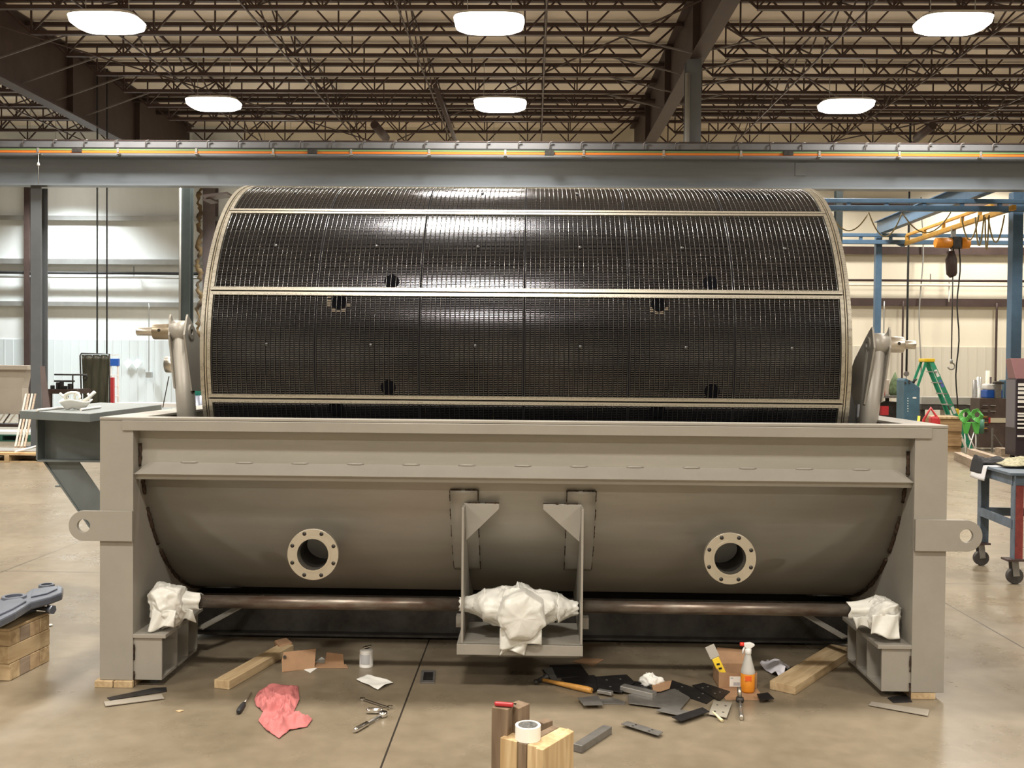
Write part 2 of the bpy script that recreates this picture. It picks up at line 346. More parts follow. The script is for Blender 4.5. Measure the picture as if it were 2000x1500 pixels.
# ------------------------------------------------------------------ rafters, joists, bridging
RX = [-11.35, 3.25]
def rafter(x, label, zb0, zb1):
    t = thing('roof_rafter', label, 'beam', (x, 14, 8), 'main roof rafters')
    y0, y1 = 6.0, YB-0.1
    def zb(y): return zb0 + (zb1-zb0)*(y-y0)/(y1-y0)
    MB().prism([(x-0.01, y0, zb(y0)), (x-0.01, y1, zb(y1)), (x-0.01, y1, roof_z(y1)-0.05), (x-0.01, y0, roof_z(y0)-0.05)], (0.02, 0, 0)).build('web', M_BRN, t)
    MB().prism([(x-0.16, y0, zb(y0)), (x-0.16, y1, zb(y1)), (x-0.16, y1, zb(y1)-0.03), (x-0.16, y0, zb(y0)-0.03)], (0.32, 0, 0)).build('bottom_flange', M_BRN, t)
    MB().prism([(x-0.16, y0, roof_z(y0)-0.05), (x-0.16, y1, roof_z(y1)-0.05), (x-0.16, y1, roof_z(y1)-0.02), (x-0.16, y0, roof_z(y0)-0.02)], (0.32, 0, 0)).build('top_flange', M_BRN, t)
    for y in (9.5, 14.4, 18.5, 22.5):
        MB().box(x-0.15, x+0.15, y-0.012, y+0.012, zb(y), roof_z(y)-0.05).build('stiffener', M_BRN, t)
    for y in (14.9, 16.4, 17.9, 19.4):
        MB().bar((x, y, zb(y)+0.15), (x+1.7, y+0.3, roof_z(y)-0.72), 0.03, 0.03).build('flange_brace', M_GALVD, t)
        if x > 0: MB().bar((x, y, zb(y)+0.15), (x-1.7, y+0.3, roof_z(y)-0.72), 0.03, 0.03).build('flange_brace', M_GALVD, t)
rafter(RX[0], 'deep dark brown roof rafter over the left bay', 7.55, 7.85)
rafter(RX[1], 'dark brown roof rafter meeting the grey column above the beam', 7.75, 8.1)

def joist(x0, x1, y, label):
    zt = roof_z(y)-0.09; zb = zt-0.68; L = x1-x0
    t = thing('roof_joist', label, 'joist', (x0, y, zb), 'open-web roof joists')
    MB().box(x0, x1, y-0.05, y+0.05, zt-0.04, zt+0.035).build('top_chord', M_JOIST, t)
    MB().box(x0+0.9, x1-0.9, y-0.05, y+0.05, zb-0.038, zb+0.038).build('bottom_chord', M_JOIST, t)
    b = MB(); n = max(2, round((L-1.8)/1.22)); s = (L-1.8)/n
    for i in range(n):
        a = x0+0.9+i*s
        b.bar((a, y, zb), (a+s/2, y, zt), 0.034, 0.034); b.bar((a+s/2, y, zt), (a+s, y, zb), 0.034, 0.034)
        b.bar((a, y, zb), (a, y, zt), 0.032, 0.032)
    b.bar((x0+0.15, y, zt), (x0+0.9, y, zb), 0.04, 0.04); b.bar((x1-0.15, y, zt), (x1-0.9, y, zb), 0.04, 0.04)
    b.build('web_bars', M_JOIST, t)
JY = [12.0 + 1.52*k for k in range(10)]
for k, y in enumerate(JY):
    joist(RX[0]+0.02, RX[1]-0.02, y, 'brown open-web joist of the middle bay, %s from the near edge' % ORD[k])
    joist(RX[1]+0.02, 17.8, y, 'brown open-web joist of the right bay, %s from the near edge' % ORD[k])
    if k > 0: joist(-25.9, RX[0]-0.02, y, 'brown open-web joist beyond the left rafter, %s from the near edge' % ORD[k-1])
def bridging(x, label):
    t = thing('joist_bridging', label, 'brace', (x, JY[0], 8.4), 'bridging between the roof joists')
    y0, y1 = JY[0]-1.2, JY[-1]+0.8
    for dz, nm in ((-0.13, 'top_rod'), (-0.81, 'bottom_rod')):
        MB().bar((x, y0, roof_z(y0)+dz), (x, y1, roof_z(y1)+dz), 0.03, 0.03).build(nm, M_JOIST, t)
    b = MB()
    for i in range(0, len(JY)-1):
        ya, yb = JY[i], JY[i+1]
        b.bar((x+0.02, ya, roof_z(ya)-0.13), (x+0.02, yb, roof_z(yb)-0.79), 0.028, 0.028); b.bar((x-0.02, ya, roof_z(ya)-0.79), (x-0.02, yb, roof_z(yb)-0.13), 0.028, 0.028)
    b.build('cross_rods', M_JOIST, t)
for i, x in enumerate((-8.6, -5.5, -2.6, 0.2)): bridging(x, 'bridging rods across the middle bay joists, %s from the deep left rafter' % ORD[i])
for i, x in enumerate((6.2, 9.2, 12.2, 15.0)): bridging(x, 'bridging rods across the right bay joists, %s from the grey column' % ORD[i])
for i, x in enumerate((-14.2, -17.4)): bridging(x, 'bridging rods beyond the left rafter, %s from it' % ORD[i])
# sway rods crossing the bays
def rod(a, b, label):
    tag(MB().tube([a, b], 0.02, 6).build('sway_rod', M_JOIST), label, 'rod', 'diagonal sway rods')
rod((RX[0], 13, 8.35), (-4.5, 26, 8.6), 'long thin sway rod slanting away from the left rafter')
rod((RX[1]-0.2, 13, 8.42), (-4.3, 25.5, 8.72), 'long thin sway rod slanting left from the right rafter')
rod((RX[1]+0.2, 14, 8.42), (12, 26, 8.72), 'long thin sway rod slanting right from the right rafter')
rod((17, 13, 8.3), (8.2, 26, 8.6), 'long thin sway rod crossing the right bay toward the centre')
# sprinkler pipes
def spr(a, b, r, label): tag(MB().tube([a, b], r, 10).build('sprinkler_pipe', M_BRN), label, 'pipe', 'sprinkler pipes under the roof')
for (py, D, lab) in ((197, 26.5, 'nearer long sprinkler main running across under the joists'), (222, 28.2, 'farther long sprinkler main running across under the joists')):
    q = P(1000, py, D-5); spr((-11, D-5, q.z), (17.5, D-5, q.z), 0.07, lab)
q0 = P(850, 168, 16.2); spr(q0, (q0.x, 25.5, q0.z+0.15), 0.055, 'sprinkler branch pipe running away left of the middle lamp')
# short stubby duct stubs hanging near the runway
for (px, py, px2, py2, lab) in ((731, 243, 754, 270, 'dark slanting stub pipe above the runway left of centre'), (1822, 245, 1790, 270, 'dark slanting stub pipe above the runway at the right')):
    a = P(px, py, 20.0); b = P(px2, py2, 20.8); tag(MB().tube([a, b], 0.11, 10).build('vent_stub', M_BRN), lab, 'pipe')

# ------------------------------------------------------------------ lamps
M_LAMP = mat('lamp_diffuser', (0.9, 0.9, 0.9), 0.5, emis=(1.0, 0.96, 0.88), es=14.0)
def lamp_proto():
    t = thing('high_bay_lamp', '', 'lamp', (0, 0, 0), 'high-bay lamps')
    def se(a, rx, ry, e=0.55):
        c, s = math.cos(a), math.sin(a); return (rx*math.copysign(abs(c)**e, c), ry*math.copysign(abs(s)**e, s))
    n = 32; b = MB(); rings = [(0.64, 0.46, 0.16), (0.64, 0.46, 0.0), (0.62, 0.44, -0.09), (0.5, 0.34, -0.15)]
    lens = MB(); vs = []
    for rx, ry, z in rings[1:]:
        for k in range(n): x, y = se(2*PI*k/n, rx, ry); vs.append((x, y, z))
    fs = [(i*n+k, i*n+(k+1) % n, (i+1)*n+(k+1) % n, (i+1)*n+k) for i in range(2) for k in range(n)] + [tuple(2*n+k for k in range(n))]
    lens.add(vs, fs, True); lens.build('diffuser', M_LAMP, t)
    vs = []
    for rx, ry, z in ((0.5, 0.28, 0.09), (0.60, 0.42, 0.06), (0.645, 0.465, 0.0)):
        for k in range(n): x, y = se(2*PI*k/n, rx, ry); vs.append((x, y, z))
    fs = [(i*n+k, i*n+(k+1) % n, (i+1)*n+(k+1) % n, (i+1)*n+k) for i in range(2) for k in range(n)] + [tuple(k for k in range(n))]
    MB().add(vs, fs, True).build('housing', M_WHITE, t)
    for hx in (-0.4, 0.4): MB().tube([(hx, 0, 0.08), (hx, 0, 1.22)], 0.008, 6).build('hanger', M_GALV, t)
    ld = bpy.data.lights.new('lamp_light', 'AREA'); ld.shape = 'RECTANGLE'; ld.size = 1.2; ld.size_y = 0.7; ld.energy = LAMP_W; ld.color = LAMP_COL; ld.spread = math.radians(152)
    lo = bpy.data.objects.new('lamp_light', ld); C.objects.link(lo); lo.location = (0, 0, -0.16); lo.parent = t
    return t
LP = lamp_proto(); first = True; LD = {}
rowname = {12.9: 'nearest row', 18.9: 'farther row'}
cols = [(-7.9, 'left of the drum'), (-0.85, 'over the middle of the drum'), (7.55, 'toward the blue crane'), (14.5, 'beyond the blue crane'), (-15.2, 'beyond the left rafter')]
for yy in (12.9, 18.9, 24.9, 6.9, 0.9, -5.1, -11.1):
    for cx, cn in cols:
        if cx == 14.5 and yy < 12: continue
        if cx == -15.2 and yy < 6: continue
        z = 8.0 + 0.02*(yy-13)
        if yy in rowname: lab = 'glowing white high-bay lamp, %s in view, %s' % (rowname[yy], cn)
        elif yy == 24.9: lab = 'high-bay lamp near the far wall, %s' % cn
        else: lab = 'high-bay lamp overhead outside the view, %s, %s' % (cn, {6.9: 'just behind the drum', 0.9: 'above the tank front', -5.1: 'above the viewer', -11.1: 'behind the viewer'}[yy])
        if first: o = LP; o.location = (cx, yy, z); o['label'] = lab; first = False
        else: o = dup(LP, (cx, yy, z), lab)
        if yy >= 18.9 and (cx < -12 or (cx < -7 and yy > 20)):
            if 'cool' not in LD:
                LD['cool'] = [c for c in LP.children if c.type == 'LIGHT'][0].data.copy(); LD['cool'].energy = LAMP_W*1.45; LD['cool'].spread = math.radians(114); LD['cool'].color = (0.90, 0.97, 1.0)
            for ch in o.children:
                if ch.type == 'LIGHT': ch.data = LD['cool']

# ------------------------------------------------------------------ crane runway
YR = 14.0
zb = P(1000, 368, YR).z; zt = P(1000, 309, YR).z
t = thing('runway_beam', 'long blue-grey steel crane runway beam crossing above the drum', 'beam', (0, YR, zb))
MB().box(XL+0.2, 19, YR-0.012, YR+0.012, zb+0.03, zt-0.03).build('web', M_BEAM, t)
MB().box(XL+0.2, 19, YR-0.13, YR+0.13, zb, zb+0.03).build('bottom_flange', M_BEAM, t)
MB().box(XL+0.2, 19, YR-0.13, YR+0.13, zt-0.03, zt).build('top_flange', M_BEAM, t)
pl = P(1564, 330, YR-0.03); MB().box(pl.x-0.11, pl.x+0.11, YR-0.03, YR-0.012, pl.z-0.13, pl.z+0.12).build('splice_plate', M_BEAM, t, bev=0.003)
for px in (1340, 1553, 1576): q = P(px, 372, YR); MB().box(q.x-0.09, q.x+0.09, YR-0.1, YR+0.1, zb-0.03, zb).build('splice_clip', M_DARKST, t)
# pale channel with hooks behind and above it
z0 = P(1000, 294, YR+0.4).z; z1 = P(1000, 278.5, YR+0.4).z
t = thing('cable_channel', 'pale grey channel with hooks along the top of the runway', 'channel', (0, YR+0.4, z0))
MB().box(XL+0.2, 19, YR+0.38, YR+0.42, z0-0.25, z1).build('channel_face', M_BEAM_L, t)
MB().box(XL+0.2, 19, YR+0.37, YR+0.5, z1, z1+0.02).build('top_lip', M_BRN, t)
x = -24.5; k = 0
while x < 18.5:
    b = MB(); b.tube([(x, YR+0.34, z0-0.02), (x, YR+0.34, z1-0.02), (x+0.02, YR+0.34, z1), (x+0.07, YR+0.34, z1+0.005)], 0.012, 6)
    b.build('hook', M_GALVD, t); x += 0.62; k += 1
t = thing('conductor_rail', 'orange, green and black conductor rail on brackets along the runway', 'conductor rail', (0, YR-0.2, zt))
for py, r, m_, nm in ((300.0, 0.020, M_ORANGE, 'orange_bar'), (295.8, 0.014, M_GREEN, 'green_bar'), (292.5, 0.016, M_BLACK, 'black_bar')):
    q = P(1000, py, YR-0.2); MB().box(XL+0.3, 18.9, YR-0.215, YR-0.185, q.z-r, q.z+r).build(nm, m_, t)
zc_ = P(1000, 298, YR-0.2).z
for px in (75, 231, 384, 534, 686, 838, 987, 1140, 1296, 1447, 1600, 1756, 1915):
    q = P(px, 300, YR-0.2); b = MB(); b.box(q.x-0.02, q.x+0.02, YR-0.17, YR-0.14, zt-0.02, zc_+0.02); b.box(q.x-0.03, q.x+0.03, YR-0.24, YR-0.10, zt, zt+0.02)
    b.box(q.x-0.02, q.x+0.02, YR-0.225, YR-0.165, zc_-0.03, zc_+0.05)
    b.build('bracket', M_GALV, t)
for px, py in ((150, 291), (610, 294), (1073, 297), (1540, 297)):
    q = P(px, py+1, YR-0.24); MB().box(q.x-0.09, q.x+0.09, YR-0.26, YR-0.2, q.z-0.05, q.z+0.03).build('joint_cover', M_DARKST, t)
a = P(75, 300, YR-0.3); b_ = P(75, 360, YR-0.3); t = thing('pull_cord', 'thin cord with a bright teardrop weight hanging at the far left of the runway', 'cord', b_)
MB().tube([a, b_], 0.006, 5).build('cord', M_GALV, t); q = P(75, 320, YR-0.3)
MB().lathe([(0.0, 0.05), (0.012, 0.03), (0.028, -0.01), (0.028, -0.025), (0.0, -0.05)], q, n=12).build('weight', M_WHITE, t)

def icolumn(nm, px, py, Y, wdt, dep, z1, m_, label, conduit=0, z0_=0.0):
    q = P(px, py, Y); x = q.x; t = thing(nm, label, 'column', (x, Y, 0))
    MB().box(x-wdt/2, x+wdt/2, Y, Y+0.02, z0_, z1).build('front_flange', m_, t)
    MB().box(x-wdt/2, x+wdt/2, Y+dep-0.02, Y+dep, z0_, z1).build('rear_flange', m_, t)
    MB().box(x-0.008, x+0.008, Y+0.02, Y+dep-0.02, z0_, z1).build('web', m_, t)
    MB().box(x-wdt*0.8, x+wdt*0.8, Y-0.06, Y+dep+0.06, z0_, z0_+0.025).build('base_plate', m_, t)
    if conduit: MB().tube([(x-wdt/2+0.02, Y-0.03, 1.2), (x-wdt/2+0.02, Y-0.03, z1-0.3)], conduit, 8).build('conduit', M_GALV, t)
    return x
icolumn('steel_column', 70, 500, YR, 0.21, 0.27, zb, M_COL, 'blue-grey I-section column carrying the runway at the far left')
icolumn('steel_column', 361, 480, 19.2, 0.26, 0.26, P(361, 300, 19.2).z, M_COLG, 'dark green-grey column between the white wall and the drum', 0.03)
icolumn('steel_column', 1355, 200, YR+0.6, 0.30, 0.30, 7.85, M_COL, 'tall grey column rising above the runway to the right rafter', 0.05)
icolumn('steel_column', 1640, 400, 19.2, 0.16, 0.2, P(1640, 300, 19.2).z, M_COLG, 'dark column just off the right end of the drum')
icolumn('wall_column', 408, 400, YB-0.5, 0.40, 0.35, 8.9, M_WCOL, 'brown wall column streaked with amber foam left of drum')
icolumn('wall_column', 52, 380, YB-0.45, 0.18, 0.35, 8.9, M_BRN, 'narrow brown wall column showing behind the far left column')
b = MB(); q = P(391, 400, YB-0.55)
pts = []; rs = []
for i in range(90):
    z = 8.2-i*0.078; pts.append((q.x+0.04*math.sin(i*.7)+random.uniform(-.05, .05), YB-0.62, z)); rs.append(random.uniform(0.02, 0.11))
b.tube(pts, rs, 8); tag(b.build('spray_foam', M_FOAM), 'ragged amber spray foam bead along the brown wall column', 'foam')

a = P(402, 386, 18.0); b_ = P(450, 380, 18.0)
tag(MB().bar(a, b_, 0.5, 0.05).bar(P(402, 388, 18.0), P(420, 396, 18.2), 0.3, 0.04).build('conduit_shelf', M_WCOL), 'brown bracket shelf poking out behind the top left of the drum', 'bracket')
# blue workstation crane --------------------------------------------------------
def rail(py_t, py_b, px, Y, x0, x1, label):
    zt_ = P(px, py_t, Y).z; zb_ = P(px, py_b, Y).z; t = thing('crane_rail', label, 'crane rail', (x0, Y, zb_), 'blue overhead crane rails')
    MB().box(x0, x1, Y-0.05, Y+0.05, zt_-0.045, zt_+0.045).build('upper_tube', M_BLUE, t, bev=0.008)
    MB().box(x0, x1, Y-0.06, Y+0.06, zb_-0.06, zb_+0.05).build('lower_track', M_BLUE, t, bev=0.008)
    x = x0+0.5
    while x < x1:
        MB().box(x-0.04, x+0.04, Y-0.03, Y+0.03, zb_+0.05, zt_-0.045).build('spacer', M_BLUE, t); x += 0.78
    return zb_
YN, YFAR = 15.5, 20.8
zrn = rail(393, 407, 1800, YN, P(1612, 400, YN).x-0.8, 12.5, 'nearer blue twin-tube crane rail, close under the runway beam')
zrf = rail(460, 473, 1800, YFAR, P(1645, 470, YFAR).x-0.8, 14.5, 'farther blue twin-tube crane rail hanging before the cream wall')
def bluepost(px, py, Y, w_, z1, label):
    x = P(px, py, Y).x; t = thing('crane_post', label, 'post', (x, Y, 0), 'blue crane posts')
    MB().box(x-w_/2, x+w_/2, Y-w_/2, Y+w_/2, 0.02, z1).build('tube', M_BLUE, t, bev=0.01)
    MB().box(x-w_, x+w_, Y-w_, Y+w_, 0, 0.02).build('base_plate', M_BLUE, t)
    return x
xa = bluepost(1714, 560, 21.0, 0.16, P(1714, 456, 21.0).z, 'slimmer blue crane post between the drum and the hoist')
xb = bluepost(1983, 500, 15.9, 0.22, P(1985, 376, 15.9).z, 'wide blue crane post near the right edge of the photo')
a = P(1716, 452, 21.2); hz = a.z+0.05
t = thing('header_beam', 'slanting blue-grey header beam over the hoist, running away', 'beam', a)
yn_ = 14.6; xh = a.x
MB().box(xh-0.012, xh+0.012, yn_, 21.3, hz-0.12, hz+0.2).build('web', M_BLUE, t)
MB().box(xh-0.09, xh+0.09, yn_, 21.3, hz+0.2, hz+0.22).build('top_flange', M_BLUE, t); MB().box(xh-0.09, xh+0.09, yn_, 21.3, hz-0.14, hz-0.12).build('bottom_flange', M_BLUE, t)
# yellow bridge + hoist
A = P(1768, 476, YFAR); B = P(1972, 408, YN)
t = thing('bridge_crane', 'yellow twin-tube bridge slanting between the two blue crane rails', 'crane', A)
MB().bar(A+Vector((0, 0.2, 0)), B+Vector((0, -0.2, 0)), 0.09, 0.11).build('lower_track', M_YEL, t, bev=0.01)
up = Vector((0, 0, 0.21)); A2 = A.lerp(B, 0.02)+up; B2 = A.lerp(B, 0.86)+up
MB().bar(A2, B2, 0.07, 0.07).build('upper_tube', M_YEL, t, bev=0.01)
for f_ in (0.02, 0.22, 0.42, 0.6, 0.76, 0.86):
    q = A.lerp(B, f_); MB().bar(q, q+up, 0.07, 0.07, (0, 1, 0)).build('spacer', M_YEL, t)
for q, zz in ((A, zrf), (B, zrn)):
    MB().prism([(q.x-0.25, q.y-0.03, zz-0.05), (q.x+0.05, q.y-0.03, zz-0.05), (q.x-0.02, q.y-0.03, q.z-0.08), (q.x-0.1, q.y-0.03, q.z-0.08)], (0, 0.06, 0)).build('trolley', M_BLUE, t)
fh = 0.52; H = A.lerp(B, fh)
t = thing('chain_hoist', 'orange electric chain hoist with chain bag under the yellow bridge', 'hoist', H)
MB().bar(H, H+Vector((0, 0, -0.22)), 0.10, 0.06).build('suspension', M_GALV, t)
MB().tube([H+Vector((-0.42, 0, -0.36)), H+Vector((-0.40, 0, -0.36)), H+Vector((-0.05, 0, -0.36))], [0.10, 0.12, 0.12], 14).build('motor', M_YORG, t)
MB().box(H.x-0.05, H.x+0.17, H.y-0.1, H.y+0.1, H.z-0.5, H.z-0.22).build('gearbox', M_DARKST, t, bev=0.02)
MB().tube([H+Vector((0.17, 0, -0.36)), H+Vector((0.36, 0, -0.36))], 0.13, 14).build('brake', M_YORG, t)
MB().tube([H+Vector((-0.04, -0.02, -0.55)), H+Vector((-0.05, -0.02, -0.75)), H+Vector((-0.03, -0.02, -1.08)), H+Vector((-0.0, -0.02, -1.15))], [0.06, 0.13, 0.12, 0.07], 10).build('chain_bag', M_BRN, t)
q = P(1858, 712, H.y); MB().tube([(q.x, H.y, H.z-0.5), (q.x, H.y, q.z+0.12)], 0.014, 6).build('chain', M_DARKST, t)
b = MB(); b.tube([(q.x, H.y, q.z+0.12), (q.x, H.y, q.z+0.02)], 0.035, 8); b.tube([(q.x+0.08*math.sin(a_), H.y, q.z-0.04+0.08*math.cos(a_)) for a_ in [i*0.45 for i in range(0, 11)]], 0.018, 8); b.build('hook', M_GALV, t)
q = P(1869, 800, H.y-0.1)
b = MB(); b.tube([(H.x+0.1+0.03*math.sin(i), H.y-0.1, H.z-0.5-(H.z-0.5-q.z)*i/14) for i in range(15)], 0.016, 6); b.build('pendant_cable', M_BLACK, t)
MB().box(H.x+0.06, H.x+0.14, H.y-0.15, H.y-0.05, q.z-0.2, q.z+0.02).build('pendant', M_YCAP, t, bev=0.01)
# festoon loops
def loops(pts, r, m_, label):
    tag(MB().tube(pts, r, 6).build('festoon_cable', m_), label, 'cable', 'looped crane cables')
def swag(p, q, sag, n=14):
    return [p.lerp(q, i/n) + Vector((0, 0, -sag*4*(i/n)*(1-i/n))) for i in range(n+1)]
M_CAB = mat('dull_yellow_cable', (0.34, 0.27, 0.12), 0.5)
pp = [P(x, 415, YN) for x in (1620, 1697, 1762, 1857)]
s1 = swag(pp[0], pp[1], 0.38) + swag(pp[1], pp[2], 0.5)[1:] + swag(pp[2], pp[3], 0.42)[1:]
loops(s1, 0.014, M_CAB, 'yellowish cable drooping in swags under the nearer blue rail')
for i, (x1_, x2_, sg) in enumerate(((1905, 1922, 0.62), (1924, 1932, 0.7), (1930, 1962, 0.55), (1878, 1912, 0.5))):
    a = P(x1_, 424, YN+0.3); c = P(x2_, 420, YN+0.2)
    loops(swag(a, c, sg), 0.016, M_CAB, ['narrow cable loop hanging left of the bridge end, tight and deep', 'deepest cable loop in the bundle by the bridge end', 'widest cable loop nearest the wide blue post', 'cable loop draping toward the orange hoist'][i])

# ================================================================== DRUM
DC = Vector((-0.035, 1.20, 1.751)); DR = 1.05
xl = P(391, 690, 0.15).x; xr = P(1664, 700, 0.15).x
DC.x = (xl+xr)/2; HW = (xr-xl)/2
PITCHR = math.radians(31.85); ROW0 = math.radians(2.2)
t = thing('filter_drum', 'huge black slotted filter drum with stainless edging lying in the grey tank', 'drum', DC)
RI = DR-0.03
MB().lathe([(0.16, -HW+0.02), (RI, -HW+0.02), (RI, HW-0.02), (0.16, HW-0.02)], DC, 'X', 128).build('inner_shell', M_DRUMBLK, t)
for sx in (-1, 1):
    MB().lathe([(0.14, sx*(HW-0.02)), (DR-0.02, sx*(HW-0.02)), (DR-0.02, sx*(HW-0.035))], DC, 'X', 96, smooth=False).build('end_disc', M_STEEL, t)
    e = sx*HW
    MB().lathe([(DR-0.03, e), (DR+0.006, e), (DR+0.006, e-sx*0.020), (DR-0.03, e-sx*0.020)], DC, 'X', 180, smooth=False).build('end_ring', M_PERF, t)
    MB().lathe([(DR-0.03, e-sx*0.024), (DR+0.001, e-sx*0.024), (DR+0.001, e-sx*0.030), (DR-0.03, e-sx*0.030)], DC, 'X', 180, smooth=False).build('edge_wire', M_RIM, t)
    MB().tube([DC+Vector((sx*(HW-0.05), 0, 0)), DC+Vector((sx*(HW+0.22), 0, 0))], 0.14, 32).build('trunnion', M_TANK, t)
    MB().lathe([(0.14, sx*(HW-0.02)), (0.3, sx*(HW-0.02)), (0.3, sx*(HW+0.015)), (0.14, sx*(HW+0.015))], DC, 'X', 48, smooth=False).build('hub_flange', M_STEEL, t)
FX = HW-0.036        # half width of the panel rows
SW = 0.019           # width of the perforated strip
def cyl_pt(x, th, r): return Vector((x, -r*math.cos(th), r*math.sin(th)))
def row_frame():
    g = 0.0045/DR; h = PITCHR/2-g; s = SW/DR; b = MB(); n = 24
    def strip(x0, x1, t0, t1, n):
        prof = []
        for i in range(n+1):
            th = t0+(t1-t0)*i/n
            prof += [cyl_pt(x0, th, DR-0.02), cyl_pt(x0, th, DR+0.004), cyl_pt(x1, th, DR+0.004), cyl_pt(x1, th, DR-0.02)]
        fs = [(4*i+k, 4*i+k+1, 4*i+k+5, 4*i+k+4) for i in range(n) for k in range(3)] + [(0, 1, 2, 3), (4*n, 4*n+1, 4*n+2, 4*n+3)]
        b.add(prof, fs)
    strip(-FX, FX, -h, -h+s, 2); strip(-FX, FX, h-s, h, 2)
    strip(-FX, -FX+SW, -h+s, h-s, n); strip(FX-SW, FX, -h+s, h-s, n)
    return b
NC = 6; PW = 2*(FX-SW)/NC
def panel_mesh():
    b = MB(); h = PITCHR/2-0.0045/DR-SW/DR; cell = 0.0262; nr = int(round((PW-0.012)/cell)); cw = (PW-0.012)/nr
    x0 = -PW/2+0.006; pitch = 0.0098; ns = int(2*h*DR/pitch); dth = 2*h/ns
    for j in range(1, ns-0):
        th = -h+(j+0.0)*dth; hh = dth*0.25
        for i in range(nr):
            xa_ = x0+i*cw+0.0040; xb_ = x0+(i+1)*cw-0.0040
            vs = []
            for (x_, tt, r_) in ((xa_, th-hh, DR-0.012), (xb_, th-hh, DR-0.012), (xb_, th+hh, DR-0.004), (xa_, th+hh, DR-0.004)): vs.append(cyl_pt(x_, tt, r_))
            # a slat with a flat outer face and a shallow top
            o1 = [cyl_pt(xa_, th-hh, DR-0.005), cyl_pt(xb_, th-hh, DR-0.005), cyl_pt(xb_, th+hh, DR-0.005), cyl_pt(xa_, th+hh, DR-0.005)]
            o2 = [cyl_pt(xa_, th-hh, DR-0.012), cyl_pt(xb_, th-hh, DR-0.012), cyl_pt(xb_, th+hh, DR-0.012), cyl_pt(xa_, th+hh, DR-0.012)]
            b.add(o1+o2, [(0, 1, 2, 3), (3, 2, 6, 7), (0, 4, 5, 1)])
    return b
def rib_mesh():
    b = MB(); h = PITCHR/2-0.0045/DR-SW/DR; nr = int(round((PW-0.012)/0.0262)); cw = (PW-0.012)/nr; x0 = -PW/2+0.006
    for i in range(nr+1):
        x = x0+i*cw; n = 20; vs = []; w_ = 0.0012
        for k in range(n+1):
            th = -h+2*h*k/n; vs += [cyl_pt(x-w_*1.4, th, DR-0.012), cyl_pt(x-w_, th, DR-0.0012), cyl_pt(x, th, DR), cyl_pt(x+w_, th, DR-0.0012), cyl_pt(x+w_*1.4, th, DR-0.012)]
        b.add(vs, [(5*k+q_, 5*k+q_+1, 5*k+q_+6, 5*k+q_+5) for k in range(n) for q_ in range(4)], True)
    return b
fr0 = row_frame().build('panel_frame', M_PERF, t, fix=True); fr0.matrix_parent_inverse = Matrix(); 
pn0 = panel_mesh().build('filter_panel', M_SLAT, t, fix=False); pn0.matrix_parent_inverse = Matrix()
rb0 = rib_mesh().build('ribs', M_RIB, pn0, fix=False); rb0.matrix_parent_inverse = Matrix()
st0 = MB().lathe([(0.0, -0.003), (0.008, -0.0025), (0.010, 0.003)], (0.02, -DR, 0.0), 'Y', 16).build('stud', M_STUD, pn0); st0.matrix_parent_inverse = Matrix()
first = True
for k in range(-2, 4):
    th = ROW0 + k*PITCHR
    if k == -2: fr = fr0
    else: fr = fr0.copy(); C.objects.link(fr)
    fr.rotation_euler = (-th, 0, 0)
    for c_ in range(NC):
        if first: pn = pn0; first = False
        else:
            pn = pn0.copy(); C.objects.link(pn)
            for ch in (rb0, st0): q_ = ch.copy(); C.objects.link(q_); q_.parent = pn
        pn.rotation_euler = (-th, 0, 0); pn.location = (-(FX-SW)+PW*(c_+0.5), 0, 0)
# dark seam bars between panel columns and the ports behind the slots
for k in range(1, NC):
    x = DC.x-(FX-SW)+PW*k
    MB().lathe([(DR-0.014, -0.0035), (DR-0.002, -0.0035), (DR-0.002, 0.0035), (DR-0.014, 0.0035)], (x, DC.y, DC.z), 'X', 180, smooth=False).build('column_seam', M_SEAM, t)
def drum_hit(px, py, r):
    d = ray(px, py); o = CAM-DC; a_ = d.y**2+d.z**2; b2 = 2*(o.y*d.y+o.z*d.z); c2 = o.y**2+o.z**2-r*r
    s_ = (-b2-math.sqrt(b2*b2-4*a_*c2))/(2*a_); p = CAM+d*s_; return p.x-DC.x, math.atan2(p.z-DC.z, -(p.y-DC.y))
for (px, py, shiny) in ((765, 549, 0), (1388, 551, 0), (662, 590, 1), (1287, 594, 1), (758, 757, 0), (1391, 765, 0), (656, 797, 0), (1285, 802, 0)):
    x, th = drum_hit(px, py, DR); R_ = 0.040; b = MB(); n = 24
    b.grid(lambda u, v: DC+cyl_pt(x+R_*v*math.cos(2*PI*u), th+R_*v*math.sin(2*PI*u)/DR, DR-0.0012), 28, 4)
    pt = b.build('port', M_PORT, t)
    if shiny:
        b = MB(); pit = 0.0098/DR
        for jj in range(-6, 4):
            tz = jj*pit
            for ii in range(-3, 5):
                xx = ii*0.0262-0.013+(0.012 if px < 1000 else 0); rr = math.hypot(xx, tz*DR*1.1)
                if R_+0.002 < rr < R_+0.024 and (tz < -0.2*pit or abs(ii-.5) > 2) and random.random() < 0.85:
                    o1 = [cyl_pt(x+xx+ax, th+tz+at, DR-0.0042) for ax, at in ((-0.0095, -pit*.28), (0.0095, -pit*.28), (0.0095, pit*.28), (-0.0095, pit*.28))]
                    b.add([DC+p for p in o1], [(0, 1, 2, 3)])
        b.build('lit_slat_dashes', M_CHROME, pt)  # slats catching light by the port, added as brighter chrome dashes

